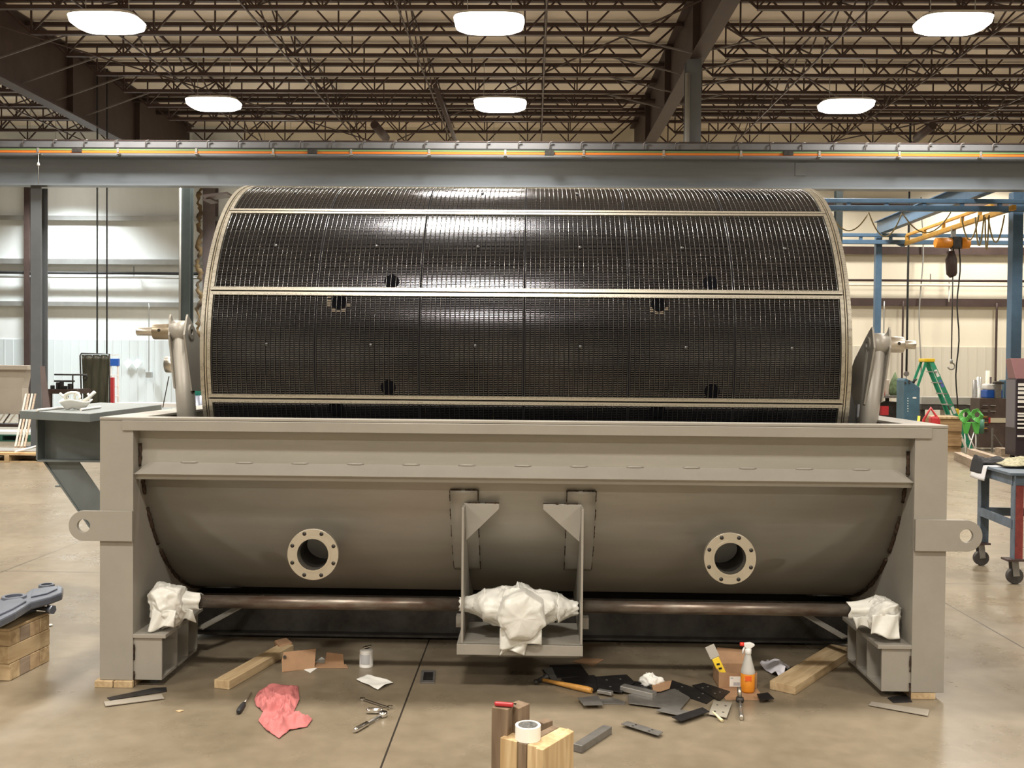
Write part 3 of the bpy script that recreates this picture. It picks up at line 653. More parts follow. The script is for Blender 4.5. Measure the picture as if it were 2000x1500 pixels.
# ================================================================== TANK
TC_Y, TC_Z, TR = 1.2, 1.446, 1.165
XLi = P(262, 900, 0.0).x; XRi = P(1785, 900, 0.0).x        # inner faces of the end walls
XLo = P(197, 900, 0.0).x; XRo = P(1849, 900, 0.0).x        # outer edges of the posts
ZR = P(1000, 826, 0.0).z                                    # top of the rim
ZB = (P(230, 1326, 0.0).z+P(1815, 1352, 0.0).z)/2                                   # underside of the posts
YK = 2.4
def tubY(z, r=TR): return TC_Y-math.sqrt(max(0, r*r-(z-TC_Z)**2))
T = thing('filter_tank', 'big grey welded steel tank on posts, cradling the black drum', 'tank', ((XLo+XRo)/2, 0, 0))
# tub shell
def shell(x0, x1, ra, rb, th0, th1, n=64):
    vs = []
    for i in range(n+1):
        a_ = th0+(th1-th0)*i/n
        for r_ in (ra, rb):
            for x_ in (x0, x1): vs.append((x_, TC_Y-r_*math.cos(a_), TC_Z-r_*math.sin(a_)))
    fs = []
    for i in range(n):
        o = 4*i
        fs += [(o, o+1, o+5, o+4), (o+2, o+6, o+7, o+3), (o, o+4, o+6, o+2), (o+1, o+3, o+7, o+5)]
    fs += [(0, 2, 3, 1), (4*n, 4*n+1, 4*n+3, 4*n+2)]
    return MB().add(vs, fs, [True, True, False, False]*n+[False, False])
a0 = math.asin((TC_Z-P(1000, 930, 0.0).z)/TR)
shell(XLi, XRi, TR, TR-0.012, a0, PI-a0).build('tub', M_TUB, T, fix=True)
# end walls
for nm, x0, x1 in (('end_wall', XLi-0.014, XLi), ('end_wall', XRi, XRi+0.014)):
    MB().prism([(x0, 0.0, ZB), (x0, YK, ZB), (x0, YK, ZR-0.004), (x0, 0.0, ZR-0.004)], (x1-x0, 0, 0)).build(nm, M_TANK, T)
# posts: channels with a face plate towards the viewer
for (xa_, xb_, s_) in ((XLo, XLi, -1), (XRi, XRo, 1)):
    b = MB(); b.box(xa_, xb_, -0.012, 0.0, ZB, ZR-0.004)
    MB().box(xa_, xb_, YK, YK+0.012, ZB, ZR-0.004).build('rear_post', M_TANK, T)
    xo = xa_ if s_ < 0 else xb_-0.010
    b.box(xo, xo+0.010, 0.0, 0.10, ZB, ZR-0.004)
    b.build('post', M_TANK, T, bev=0.002)
# rim flanges
zr0, zr1 = ZR-0.004, ZR+0.010
MB().box(XLo, XRo, -0.016, 0.10, zr0, zr1).build('front_rim', M_TANK, T, bev=0.002)
MB().box(XLo, XRo, YK-0.1, YK+0.02, zr0, zr1).build('back_rim', M_TANK, T, bev=0.002)
for xa_, xb_ in ((XLo, XLi+0.02), (XRi-0.02, XRo)):
    MB().box(xa_, xb_, 0.10, YK-0.1, zr0, zr1).build('side_rim', M_TANK, T, bev=0.002)
a = P(237, 837, -0.03); c = P(1822, 852, -0.03)
MB().box(a.x, c.x, -0.022, -0.012, ZR-0.058, ZR-0.006).build('rim_bar', M_TANK, T, bev=0.002)
MB().box(XLi, XRi, 0.0, 0.05, ZR-0.06, zr0).build('rim_web', M_TANK, T)
# sloping ledge
zl1 = P(1000, 910, 0.066).z; zl0 = P(1000, 934, -0.01).z; yb_ = 0.066
MB().box(XLi, XRi, 0.066, 0.076, zl1-0.03, ZR-0.004).build('front_plate', M_TUB, T)
b = MB(); mt = 0.055
b.add([(XLi+mt, yb_, zl1), (XRi-mt, yb_, zl1), (XRi, -0.005, zl0), (XLi, -0.005, zl0), (XLi, -0.003, zl0-0.003), (XRi, -0.003, zl0-0.003), (XLi+0.005, 0.035, zl0-0.004), (XRi-0.005, 0.035, zl0-0.004)],
      [(0, 1, 2, 3), (3, 2, 5, 4), (4, 5, 7, 6), (0, 3, 4, 6), (1, 7, 5, 2), (0, 6, 7, 1)])
b.build('ledge', M_TANK, T)
b = MB()
x = XLi+0.22
while x < XRi-0.2:
    b.tube([(x+0.09*i/5, 0.064, zl1+0.001) for i in range(6)], [0.003, 0.007, 0.007, 0.007, 0.007, 0.003], 6); x += 0.292
b.build('stitch_welds', M_TANK, T)
b = MB().box(XLi, XRi, 0.02, 0.03, zl0-0.03, zl0-0.003); b.build('ledge_shadow_strip', M_TUB, T)
# lifting lugs
for (pc, pe, pyc, s_) in ((163, 258, 1027, -1), (1888, 1788, 1047, 1)):
    Yp = -0.034; c = P(pc, pyc, Yp); e = P(pe, pyc, Yp); R_ = 0.078 if s_ < 0 else 0.080; outer = []
    for i in range(25): a_ = -PI/2+PI*i/24; outer.append((c.x+s_*R_*math.cos(a_), Yp, c.z+R_*math.sin(a_)))
    for i in range(1, 9): outer.append((c.x+(e.x-c.x)*i/8, Yp, c.z+R_))
    for i in range(1, 9): outer.append((e.x, Yp, c.z+R_-2*R_*i/8))
    for i in range(1, 8): outer.append((e.x+(c.x-e.x)*i/8, Yp, c.z-R_))
    MB().plate_hole(outer, (c.x, Yp, c.z), 0.034, (0, 0.022, 0)).build('lifting_lug', M_TANK, T, bev=0.0015)
# weld beads along the end walls
def bead(pts, r=0.0085, nm='weld_bead'):
    n = len(pts); MB().tube(pts, [r*random.uniform(0.6, 1.25) for _ in range(n)], 8).build(nm, M_WELD, T)
def curve_bead(xw, s_, z0_, z1_):
    n = max(6, int(abs(z1_-z0_)/0.012)); pts = []
    for i in range(n+1):
        z = z0_+(z1_-z0_)*i/n; pts.append((xw+s_*0.006, tubY(z, TR+0.004) if z < 1.12 else 0.060, z))
    bead(pts, 0.010)
for xw, s_ in ((XLi, 1), (XRi, -1)):
    for z0_, z1_ in ((ZR-0.13, ZR-0.25), (zl0-0.04, zl0-0.12), (zl0-0.20, zl0-0.42), (zl0-0.46, zl0-0.68), (zl0-0.69, 0.27)):
        curve_bead(xw, s_, z0_, z1_)
# nozzles
for (px, py) in ((611, 1083), (1426, 1091)):
    Yf = 0.10; c = P(px, py, Yf); N = T; b = MB(); R_ = 0.136; r_ = 0.083
    n = 64; holes = []
    nz = MB()
    nz.lathe([(r_, 0.0), (R_, 0.0), (R_, 0.028), (r_, 0.028), (r_, 0.0)], c, 'Y', 64, smooth=False)
    fl = nz.build('nozzle_flange', M_MACH, T, bev=0.0015)
    MB().lathe([(r_+0.012, 0.0), (r_+0.012, -0.0035), (r_, -0.0035), (r_, 0.0)], c, 'Y', 64, smooth=False).build('raised_face', M_MACH, fl)
    for i in range(8):
        a_ = PI/8+i*PI/4; h = c+Vector((0.118*math.cos(a_), -0.0012, 0.118*math.sin(a_)))
        MB().lathe([(0.0, -0.0004), (0.0105, -0.0004), (0.0105, 0.001)], h, 'Y', 20).build('bolt_hole', M_BORE, fl)
    MB().lathe([(r_+0.006, 0.02), (r_+0.006, 0.42), (r_-0.002, 0.42), (r_-0.002, 0.0)], c, 'Y', 48).build('pipe_stub', M_STEEL, T)
    MB().lathe([(0.0, 0.30), (r_-0.003, 0.30), (r_-0.003, 0.06)], c, 'Y', 48).build('bore', M_BORE, T)
# doubler pads and hanger bracket
def pad(pxa, pxb, pya, pyb, px2=None, pyc=None):
    xa_ = P(pxa, pya, 0.12).x; xb_ = P(pxb, pya, 0.12).x
    za = P(pxa, pya, 0.12).z; zb_ = P(pxa, pyb, 0.35).z
    def f(u, v): z = za+(zb_-za)*v; return Vector((xa_+(xb_-xa_)*u, tubY(z, TR+0.010), z))
    MB().grid(f, 2, 24).build('doubler_pad', M_TUB, T, solid=0.02)
    for xe in (xa_, xb_):
        for v0, v1 in ((0.0, 0.12), (0.22, 0.34), (0.42, 0.56), (0.68, 0.80), (0.9, 1.0)):
            bead([Vector((xe, tubY(za+(zb_-za)*v, TR+0.012), za+(zb_-za)*v)) for v in [v0+(v1-v0)*i/8 for i in range(9)]], 0.0055)
    for z_, u0, u1 in ((za, 0.0, 0.4), (za, 0.55, 1.0), (zb_, 0.0, 1.0)):
        bead([Vector((xa_+(xb_-xa_)*(u0+(u1-u0)*i/8), tubY(z_, TR+0.012), z_)) for i in range(9)], 0.0045)
pad(880, 933, 956, 1116); pad(1108, 1163, 958, 1118)
xhl = P(903.5, 1100, 0.0).x; xhr = P(1137, 1100, 0.0).x
zh1 = P(903, 986, 0.1).z; zh0 = P(1000, 1257, 0.0).z; zg = P(903, 1056, 0.1).z
for xh_, s_ in ((xhl, 1), (xhr, -1)):
    prof = [(xh_-0.006, -0.005, zh0), (xh_-0.006, -0.005, zh1)]
    for i in range(13): z = zh1+(0.32-zh1)*i/12; prof.append((xh_-0.006, tubY(z, TR+0.005), z))
    prof += [(xh_-0.006, 0.42, zh0)]
    MB().prism(prof, (0.012, 0, 0)).build('hanger_plate', M_TANK, T, bev=0.0015)
    gx = P(975 if s_ > 0 else 1061, 982, 0.11).x
    MB().prism([(xh_, 0.10, zh1+0.008), (gx, 0.10, zh1+0.008), (gx, 0.10, zh1-0.02), (xh_+s_*0.01, 0.10, zg-0.0)], (0, 0.01, 0)).build('gusset', M_TANK, T, bev=0.0015)
    for u0, u1 in ((0.1, 0.45), (0.6, 1.0)):
        bead([Vector((xh_+(gx-xh_)*(u0+(u1-u0)*i/8), 0.105, zh1+0.010)) for i in range(9)], 0.0055)
xs0 = P(892, 1260, -0.02).x; xs1 = P(1138.5, 1260, -0.02).x; zs0 = P(1000, 1280, -0.02).z
MB().box(xs0, xs1, -0.02, 0.42, zh0-0.012, zh0).build('tray', M_TANK, T, bev=0.0015)
MB().box(xs0, xs1, -0.022, -0.01, zs0, zh0).build('tray_lip', M_TANK, T, bev=0.0015)
for s_, xq in ((-1, xhl), (1, xhr)):
    MB().box(min(xq, xq+s_*0.055), max(xq, xq+s_*0.055), 0.30, 0.36, zh0, zh0+0.06).build('tray_tab', M_TANK, T)
# pedestals
for s_, xi in ((1, XLi), (-1, XRi)):
    xo = xi+s_*0.148; zt_ = P(290, 1240, 0).z; z0_ = ZB
    lo, hi = min(xi, xo), max(xi, xo)
    MB().box(min(xi, xi+s_*0.172), max(xi, xi+s_*0.172), -0.014, 0.56, zt_-0.014, zt_+0.006).build('pedestal_top', M_TANK, T, bev=0.002)
    pf = MB().box(lo, hi, -0.002, 0.010, z0_, zt_-0.014).build('pedestal_front', M_TANK, T, bev=0.0015)
    b = MB()
    for yy in (0.21, 0.38, 0.53): b.box(lo, hi, yy, yy+0.010, z0_, zt_-0.014)
    b.box(min(xi, xi+s_*0.03), max(xi, xi+s_*0.03), 0.01, 0.54, z0_, zt_-0.014)
    b.box(lo, hi, 0.01, 0.54, z0_, z0_+0.012); b.build('pedestal_ribs', M_TANK, T)
    bead([(xi+s_*0.004, -0.006, zt_-0.05-0.08*i/8) for i in range(9)], 0.005); bead([(xi+s_*0.004, -0.006, zt_-0.19-0.08*i/8) for i in range(9)], 0.005)
    MB().bar((xi+s_*0.16, 0.54, 0.16), (xi+s_*0.42, 0.94, 0.27), 0.05, 0.008).build('gusset_brace', M_TANK, T)
# base beam under the tub; the rear one is added, unseen, to block light
for yy in (0.98, 1.9):
    b = MB(); b.box(XLi, XRi, yy-0.006, yy+0.006, 0.03, 0.27); b.box(XLi, XRi, yy-0.07, yy+0.07, 0.02, 0.034); b.box(XLi, XRi, yy-0.07, yy+0.07, 0.262, 0.276)
    b.build('base_and_blocker_beam', M_DARKST, T)

# shafts through the bracket
zp = P(650, 1178, 0.16).z
xw0 = P(380, 1178, 0.16).x; xw1 = P(1672, 1190, 0.16).x
tag(MB().tube([(xw0, 0.16, zp), ((xhl+0.012), 0.16, zp)], 0.034, 24).build('drive_shaft', M_RUSTPIPE), 'rusty brown steel shaft left of the wrapped gearbox', 'shaft')
tag(MB().tube([(xhr-0.012, 0.16, zp), (xw1, 0.16, zp)], 0.033, 24).build('drive_shaft', M_RUSTPIPE), 'greyish steel shaft right of the wrapped gearbox', 'shaft')

# ------------------------------------------------------------------ crumpled white wraps
def crease(p, s):
    wq = Vector((noise.noise(p*s*0.5), noise.noise(p*s*0.5+Vector((9, 2, 4))), noise.noise(p*s*0.5+Vector((1, 8, 3)))))*0.8
    a_ = abs(noise.noise(p*s+wq)); b_ = abs(noise.noise(p*s*2.1+wq*2+Vector((3, 7, 1)))); c_ = abs(noise.noise(p*s*4.3+wq*3))
    return 1.15-1.6*math.sqrt(a_+0.01)-0.55*math.sqrt(b_+0.01)+0.12*c_
def wrapped(center, rfun, n=72, m=44, amp=0.018, s=9.0, seed=0.0):
    center = Vector(center); vs = []; fs = []; off = Vector((seed, seed*2, seed*3))
    for j in range(m+1):
        ph = PI*j/m
        for i in range(n):
            th = 2*PI*i/n; d = Vector((math.cos(th)*math.sin(ph), math.sin(th)*math.sin(ph), math.cos(ph)))
            p = rfun(d); q = center+p; k_ = crease(p+off, s)+0.35*crease(p+off, s*3); vs.append(q+d*(amp*(k_-0.6)))
    for j in range(m):
        for i in range(n): fs.append((j*n+i, j*n+(i+1) % n, (j+1)*n+(i+1) % n, (j+1)*n+i))
    return MB().add(vs, fs, True)
def ell(rx, ry, rz, e=2.2):
    def f(d):
        k_ = (abs(d.x/rx)**e+abs(d.y/ry)**e+abs(d.z/rz)**e)**(-1/e); return d*k_
    return f
# centre gearbox bag
gc = P(1014, 1184, 0.12)
t = thing('wrapped_gearbox', 'white plastic-wrapped gearbox sitting in the centre bracket of the tank', 'wrapped gearbox', (gc.x, gc.y, zh0))
def gshape(d):
    p = ell(0.262, 0.15, 0.118, 2.0)(d)
    if p.z < 0: p.z *= 0.9
    return p
wrapped(gc, gshape, 96, 52, 0.030, 8, 1.7).build('bag', M_WRAP, t)
b = MB(); fc = P(1019, 1205, -0.06); n = 40; vs = []
rings = [(0.075, 0.16), (0.118, 0.12), (0.123, 0.02), (0.116, -0.02), (0.095, -0.035), (0.0, -0.045)]
def fcap(u, v):
    i = v*(len(rings)-1); k_ = min(int(i), len(rings)-2); f_ = i-k_; r_ = rings[k_][0]*(1-f_)+rings[k_+1][0]*f_; h_ = rings[k_][1]*(1-f_)+rings[k_+1][1]*f_
    a_ = 2*PI*u; oc = 1/max(math.cos(((a_+0.3) % (PI/3.5))-PI/7), 0.88); p = Vector((r_*math.cos(a_)*oc, h_, r_*math.sin(a_)*oc*0.98)); return fc+p+Vector((0.4*p.x/0.1, -1, 0.4*p.z/0.1)).normalized()*0.016*(crease(Vector((p.x, p.y, p.z*1.4)), 7)-0.3)*min(1, 0.35+r_*8)
b.grid(fcap, 64, 24).build('front_cover', M_WRAP, t)
# hanging tails
def tail(px0, px1, py0, py1, Y0, Y1, seed, skew=0):
    def f(u, v):
        a_ = P(px0+(px1-px0)*u+skew*v, py0+(py1-py0)*v + 6*math.sin(5*u+seed)*v, Y0+(Y1-Y0)*v)
        a_.y += 0.012*math.sin(9*u+seed+3*v); return a_
    return MB().grid(f, 18, 12)
tail(976, 1058, 1228, 1262, -0.045, -0.05, 1).build('tail', M_WRAP, t, solid=0.003)
tail(984, 1032, 1250, 1276, -0.03, -0.045, 2.5, -8).build('tail', M_WRAP, t, solid=0.003)
for (pxa, pxb, pxc, py) in ((898, 925, 948, 1180), (1129, 1108, 1088, 1188)):
    pts = [P(pxa, py, 0.12), P(pxb, py, 0.12), P(pxc, py, 0.12)]
    def f(u, v):
        i = v*2; k_ = min(int(i), 1); q = pts[k_].lerp(pts[k_+1], i-k_); r_ = 0.038+0.05*v*v; a_ = 2*PI*u
        return q+Vector((0.004*math.sin(7*a_), r_*math.cos(a_), r_*math.sin(a_)))*(1)+Vector((0, math.cos(a_), math.sin(a_)))*0.008*(crease(Vector((v, math.cos(a_), math.sin(a_)))*0.2, 12)-.6)
    MB().grid(f, 36, 12).build('neck', M_WRAP, t, solid=0.002)
# end bearing bags
def endbag(pc, pyc, Y, rx, ry, rz, neck, tails, label, seed):
    c = P(pc, pyc, Y); t = thing('wrapped_bearing', label, 'wrapped bearing', (c.x, c.y, 0.26), 'plastic-wrapped shaft bearings')
    wrapped(c, ell(rx*1.05, ry, rz*1.05, 2.6), 96, 56, 0.026, 6.5, seed).build('bag', M_WRAP, t)
    p0, p1 = P(neck[0], neck[2], 0.16), P(neck[1], neck[2], 0.16); p0.z = p1.z = zp
    def f(u, v):
        q = p0.lerp(p1, v); a_ = 2*PI*u; r_ = 0.041+0.03*v*v+0.004*math.sin(5*a_); return q+Vector((0.006*math.sin(3*a_)*(1-v), r_*math.cos(a_), r_*math.sin(a_)))
    MB().grid(f, 36, 10).build('neck', M_WRAP, t, solid=0.002)
    for (a_, b2, y0_, y1_, Ya, Yb, sd, sk) in tails: tail(a_, b2, y0_, y1_, Ya, Yb, sd, sk).build('tail', M_WRAP, t, solid=0.003)
endbag(328, 1180, 0.13, 0.092, 0.10, 0.112, (394, 345, 1178), [(296, 345, 1192, 1228, 0.04, 0.02, 1, -6), (340, 378, 1190, 1214, 0.10, 0.12, 2, 4)], 'crumpled white-wrapped bearing on the pedestal left of the long shafts', 0.4)
endbag(1722, 1200, 0.13, 0.088, 0.10, 0.100, (1655, 1705, 1194), [(1702, 1757, 1200, 1244, 0.03, 0.01, 4, 0), (1665, 1705, 1205, 1228, 0.10, 0.10, 3, 8)], 'crumpled white-wrapped bearing on the pedestal right of the long shafts', 2.9)

# ------------------------------------------------------------------ agitator arms each side of the drum
def arm(s_, pxp, label):
    # s_ = -1 left, +1 right
    Y = 0.50; px_top, px_bot, py_top, py_bot = pxp['pole']
    a_ = P(px_top, py_top, Y); b2 = P(px_bot, py_bot, Y); X = a_.x
    t = thing('agitator_arm', label, 'arm', (b2.x, Y, 1.0), 'agitator arms at the drum ends')
    d = (b2-a_).normalized(); MB().tube([a_, a_+d*0.85], 0.053, 28).build('pole', M_TANK, t)
    zc = P(px_top, pxp['boss'], Y).z; xo = P(pxp['outer'], pxp['boss'], Y).x; xi = P(pxp['inner'], pxp['boss'], Y).x
    MB().tube([(xo, Y, zc), (xi, Y, zc)], 0.064, 32).build('barrel', M_TANK, t)
    for xx in (xo, xi):
        sg = xx-X; q = [(0.40, zc-0.02), (0.455, zc+0.075), (0.475, zc+0.098), (0.51, zc+0.075), (0.70, zc-0.08), (0.78, zc-0.20), (0.62, zc-0.34), (0.46, zc-0.335)]
        if xx == xo: q = [(0.43, zc-0.02), (0.465, zc+0.080), (0.48, zc+0.098), (0.51, zc+0.06), (0.60, zc-0.08), (0.60, zc-0.25), (0.52, zc-0.33), (0.46, zc-0.32)]
        lean = (b2.x-a_.x)/(b2.z-a_.z)
        MB().prism([(xx-0.005+(z_-zc)*lean, y_, z_) for y_, z_ in q], (0.010, 0, 0)).build('side_plate', M_TANK, t, bev=0.001)
    xin = xi-s_*0.012
    MB().lathe([(0.017, 0), (0.042, 0), (0.042, -s_*0.0), (0.042, s_*0.012)], (xin, Y+0.0, zc), 'X', 32, smooth=False).lathe([(0, s_*0.008), (0.017, s_*0.008), (0.017, 0)], (xin, Y, zc), 'X', 24).build('bearing_boss', M_TANK, t)
    x1 = P(pxp['hub'], pxp['boss'], Y).x; x2 = P(pxp['tip'], pxp['boss'], Y).x
    MB().tube([(xo, Y, zc), (x1, Y, zc)], 0.045, 32).build('hub', mat('bronze_hub', (0.30, 0.25, 0.18), 0.35, 0.8) if s_ < 0 else M_STEEL, t, bev=0.003)
    MB().tube([(x1+s_*-0.01, Y, zc), (x2, Y, zc)], 0.024, 28).build('shaft_end', M_STEEL, t, bev=0.003)
    MB().tube([((x1+xo)/2+s_*0.01, Y-0.043, zc+0.006), ((x1+xo)/2+s_*0.01, Y-0.0455, zc+0.006)], 0.009, 12).build('set_screw', M_BORE, t)
    return t, zc, xo
tl, zcl, xol = arm(-1, dict(pole=(354, 366, 652, 830), boss=648, outer=338, inner=371, hub=301, tip=268), 'grey agitator arm with bronze hub and stub shaft, left of the drum')
c = P(332, 712, 0.62); MB().tube([(c.x-0.02, 0.62, c.z), (c.x+0.06, 0.62, c.z)], 0.048, 24).build('lower_bushing', M_STEEL, tl)
tr, zcr, xor_ = arm(1, dict(pole=(1713, 1693, 668, 845), boss=673, outer=1731, inner=1697, hub=1763, tip=1787), 'grey agitator arm with bright steel hub and stub shaft, right of the drum')
# pale cast brackets behind the right arm
q = P(1676, 790, 0.8); tag(MB().prism([(q.x-0.02, 0.8, 1.1), (q.x+0.08, 0.8, 1.1), (q.x+0.05, 0.8, 1.5), (q.x+0.0, 0.8, 1.62)], (0, 0.15, 0)).build('bearing_bracket', mat('pale_cast', (0.5, 0.53, 0.6), 0.5), bev=0.01), 'pale blue-grey cast bracket between drum end and right arm', 'bracket')

# ------------------------------------------------------------------ wooden blocks under the posts
def block(nm, x0, x1, y0, y1, z0_, z1_, m_, label, cat, group=None, rot=0, loc=None):
    cx, cy = (x0+x1)/2, (y0+y1)/2; b = MB().box(x0-cx, x1-cx, y0-cy, y1-cy, 0, z1_-z0_)
    o = b.build(nm, m_, None, bev=0.003); o.location = (cx, cy, z0_); o.rotation_euler = (0, 0, rot); return tag(o, label, cat, group)
zz = ZB-0.001
block('wood_shim', XLo-0.02, XLo+0.075, -0.03, 0.22, 0, zz, T_PINEY, 'pale wood shim under the left tank post, outer one', 'wood block', 'shims under the tank')
block('wood_shim', XLo+0.080, XLi+0.005, -0.03, 0.22, 0, zz, T_PINEY, 'pale wood shim under the left tank post, inner one', 'wood block', 'shims under the tank')
block('wood_shim', XRi+0.0, XRo-0.04, -0.01, 0.22, 0, zz, T_PINEY, 'wood shim half in shadow under the right tank post', 'wood block', 'shims under the tank')
for xx in (XLo+0.05, XRi+0.03): block('wood_shim', xx, xx+0.1, YK-0.2, YK, 0, zz, T_PINEY, 'wood shim under the rear %s tank corner' % ('left' if xx < 0 else 'right'), 'wood block', 'rear shims under the tank')

# ------------------------------------------------------------------ blue-grey platform left
zpl = 1.391; th_ = 0.05
t = thing('side_platform', 'blue-grey steel platform bracket sticking out left of the tank', 'platform', (-3, 1, 0.5))
pol = [Z(38, 802, zpl), Z(176, 808, zpl), Z(316, 790, zpl), Z(196, 786, zpl)]
MB().prism(pol, (0, 0, -th_)).build('top_plate', M_PLAT, t, bev=0.003)
yb0 = pol[0].y+0.10
a = P(72, 815, yb0); c = P(72, 898, yb0); xr_ = XLi-0.03
b = MB(); b.box(a.x, xr_, yb0+0.09, yb0+0.1, c.z, zpl-th_); b.build('beam_web', M_PLAT, t)
MB().box(a.x, xr_, yb0, yb0+0.19, c.z-0.012, c.z).build('beam_flange', M_PLAT, t)
MB().box(a.x-0.006, a.x+0.004, yb0, yb0+0.19, c.z, zpl-th_).build('beam_end', M_PLAT, t)
p0, p1, p2, p3 = P(84, 897, yb0+0.05), P(150, 897, yb0+0.05), P(222, 1000, yb0+0.05), P(156, 1000, yb0+0.05)
MB().prism([p0, p1, p2+(p2-p1)*0.5, p3+(p3-p0)*0.5], (0, 0.012, 0)).build('brace_web', M_PLAT, t)
b = MB(); b.bar(p0+Vector((0, 0.05, 0)), p3+(p3-p0)*0.5+Vector((0, 0.05, 0)), 0.12, 0.010, (1, 0, 0.7)); b.build('brace_flange', M_PLAT, t)
q = (p0+p3)*0.5; MB().box(q.x-0.04, q.x, q.y, q.y+0.08, q.z-0.01, q.z+0.0).build('brace_clip', M_PLAT, t)
# bundle on the platform
c = Z(148, 800, zpl); c.z = zpl+0.002
t = thing('strap_bundle', 'tangled bundle of white straps and foam on the blue-grey platform', 'straps', c)
bb = MB(); bb.grid(lambda u, v: c+Vector(((0.05+0.05*v)*math.cos(2*PI*u), (0.04+0.04*v)*math.sin(2*PI*u), 0.055*v+0.008*math.sin(6*PI*u)))+Vector((0, 0, 0.0)), 28, 8); bb.build('foam_cup', M_PAPER, t, solid=0.004)
for k_ in range(3):
    cc = c+Vector((random.uniform(-.03, .03), random.uniform(-.02, .02), 0.065))
    MB().tube([cc+Vector((0.045*math.cos(a_)+0.01*k_, 0.02*math.sin(a_*2), 0.04*math.sin(a_))) for a_ in [i*0.4+k_ for i in range(14)]], 0.008, 6).build('strap', M_WRAP, t)
MB().tube([c+Vector((0.03, 0, 0.04)), c+Vector((0.08, 0.0, 0.07)), c+Vector((0.12, 0, 0.11))], 0.011, 6).build('strap', M_WRAP, t)
MB().tube([c+Vector((-0.02, 0, 0.05)), c+Vector((-0.08, 0.0, 0.08)), c+Vector((-0.1, 0, 0.1))], 0.008, 6).build('strap', M_WRAP, t)
for (x0_, y0_, x1_, y1_, lab) in ((72, 801, 126, 796, 'white tube lying on the platform left of the strap bundle'), (158, 800, 196, 795, 'white tube lying on the platform right of the strap bundle')):
    a = Z(x0_, y0_, zpl+0.008); d_ = Z(x1_, y1_, zpl+0.008); tag(MB().tube([a, d_], 0.008, 8).build('plastic_tube', M_WHITE), lab, 'tube', 'white tubes on the platform')
# ================================================================== FLOOR LITTER
exec_parts = []
def slab(px, z0_, th_, m_, nm, label, cat, group=None, bev=0.0008):
    o_ = [Z(x, y, z0_+th_) for x, y in px]; c_ = sum(o_, Vector())/len(o_); c_.z = z0_
    o_ = [Vector((p.x, p.y, z0_)) for p in o_]
    return tag(MB().prism(o_, (0, 0, th_)).build(nm, m_, None, loc=c_, bev=bev), label, cat, group)
def plank(pa, pb, wid, th_, m_, nm, label, z0_=0.0):
    a_ = Z(*pa, z0_); b2 = Z(*pb, z0_); d_ = (b2-a_); L = d_.length; an = math.atan2(d_.y, d_.x)
    o = MB().box(0, L, -wid/2, wid/2, 0, th_).build(nm, m_, None, bev=0.002); o.location = (a_.x, a_.y, z0_+0.001); o.rotation_euler = (0, 0, an); return tag(o, label, 'board')
plank((433, 1346), (560, 1273), 0.089, 0.045, T_PINE, 'wood_board', 'pale pine board on the floor left of the brown carton scraps')
plank((1528, 1352), (1645, 1277), 0.14, 0.045, T_PINE, 'wood_board', 'wide worn pine plank pointing at the right pedestal')

G = 'scrap plates scattered on the floor'
plates = [
 ([(1073, 1299), (1134, 1297), (1151, 1320), (1084, 1324)], M_BLKP, 'black square scrap plate nearest the bracket, behind the hammer'),
 ([(1060, 1306), (1078, 1303), (1090, 1328), (1082, 1334)], M_GALVP, 'narrow grey scrap strip under the black square plate'),
 ([(1096, 1325), (1160, 1318), (1182, 1336), (1160, 1350), (1118, 1339)], M_BLKP, 'black scrap plate just behind the hammer handle'),
 ([(1164, 1321), (1224, 1317), (1240, 1332), (1214, 1352), (1168, 1345)], M_BLKP, 'black notched plate with pale holes between hammer and silver channel'),
 ([(1128, 1362), (1168, 1358), (1178, 1376), (1140, 1377)], M_GALVP, 'small dull plate in front of the hammer handle end'),
 ([(1168, 1366), (1196, 1362), (1222, 1370), (1220, 1375), (1170, 1374)], M_GALVP, 'thin grey offcut below the small silver bar'),
 ([(1222, 1328), (1270, 1334), (1272, 1348), (1228, 1342)], M_BLKP, 'black plate lying behind the silver channel'),
 ([(1227, 1356), (1318, 1345), (1348, 1362), (1328, 1386), (1228, 1373)], M_GALVP, 'largest grey plate, in front of the silver channel'),
 ([(1280, 1387), (1300, 1380), (1362, 1392), (1352, 1402)], M_GALVP, 'grey strip poking out from under the largest grey plate'),
 ([(1312, 1400), (1372, 1381), (1386, 1389), (1330, 1408)], M_BLKP, 'dark narrow strip in front of the largest grey plate'),
 ([(1312, 1328), (1402, 1358), (1380, 1374), (1300, 1346)], M_BLKP, 'long black slotted plate beside the brown carton scrap'),
 ([(1352, 1338), (1374, 1333), (1426, 1350), (1405, 1368)], M_BLKP, 'black plate with slots left of the box of the spray bottle'),
 ([(1394, 1368), (1430, 1372), (1419, 1401), (1384, 1394)], mat('pale_bolt_plate', (0.36, 0.33, 0.27), 0.45, 0.3), 'pale square plate with four slots, left of the ratchet'),
 ([(1213, 1413), (1226, 1408), (1295, 1429), (1286, 1436)], M_GALVP, 'lone grey strip with a slot lying nearest the viewer'),
 ([(1478, 1355), (1500, 1352), (1512, 1364), (1484, 1367)], M_BLKP, 'small black plate just right of the spray bottle box'),
]
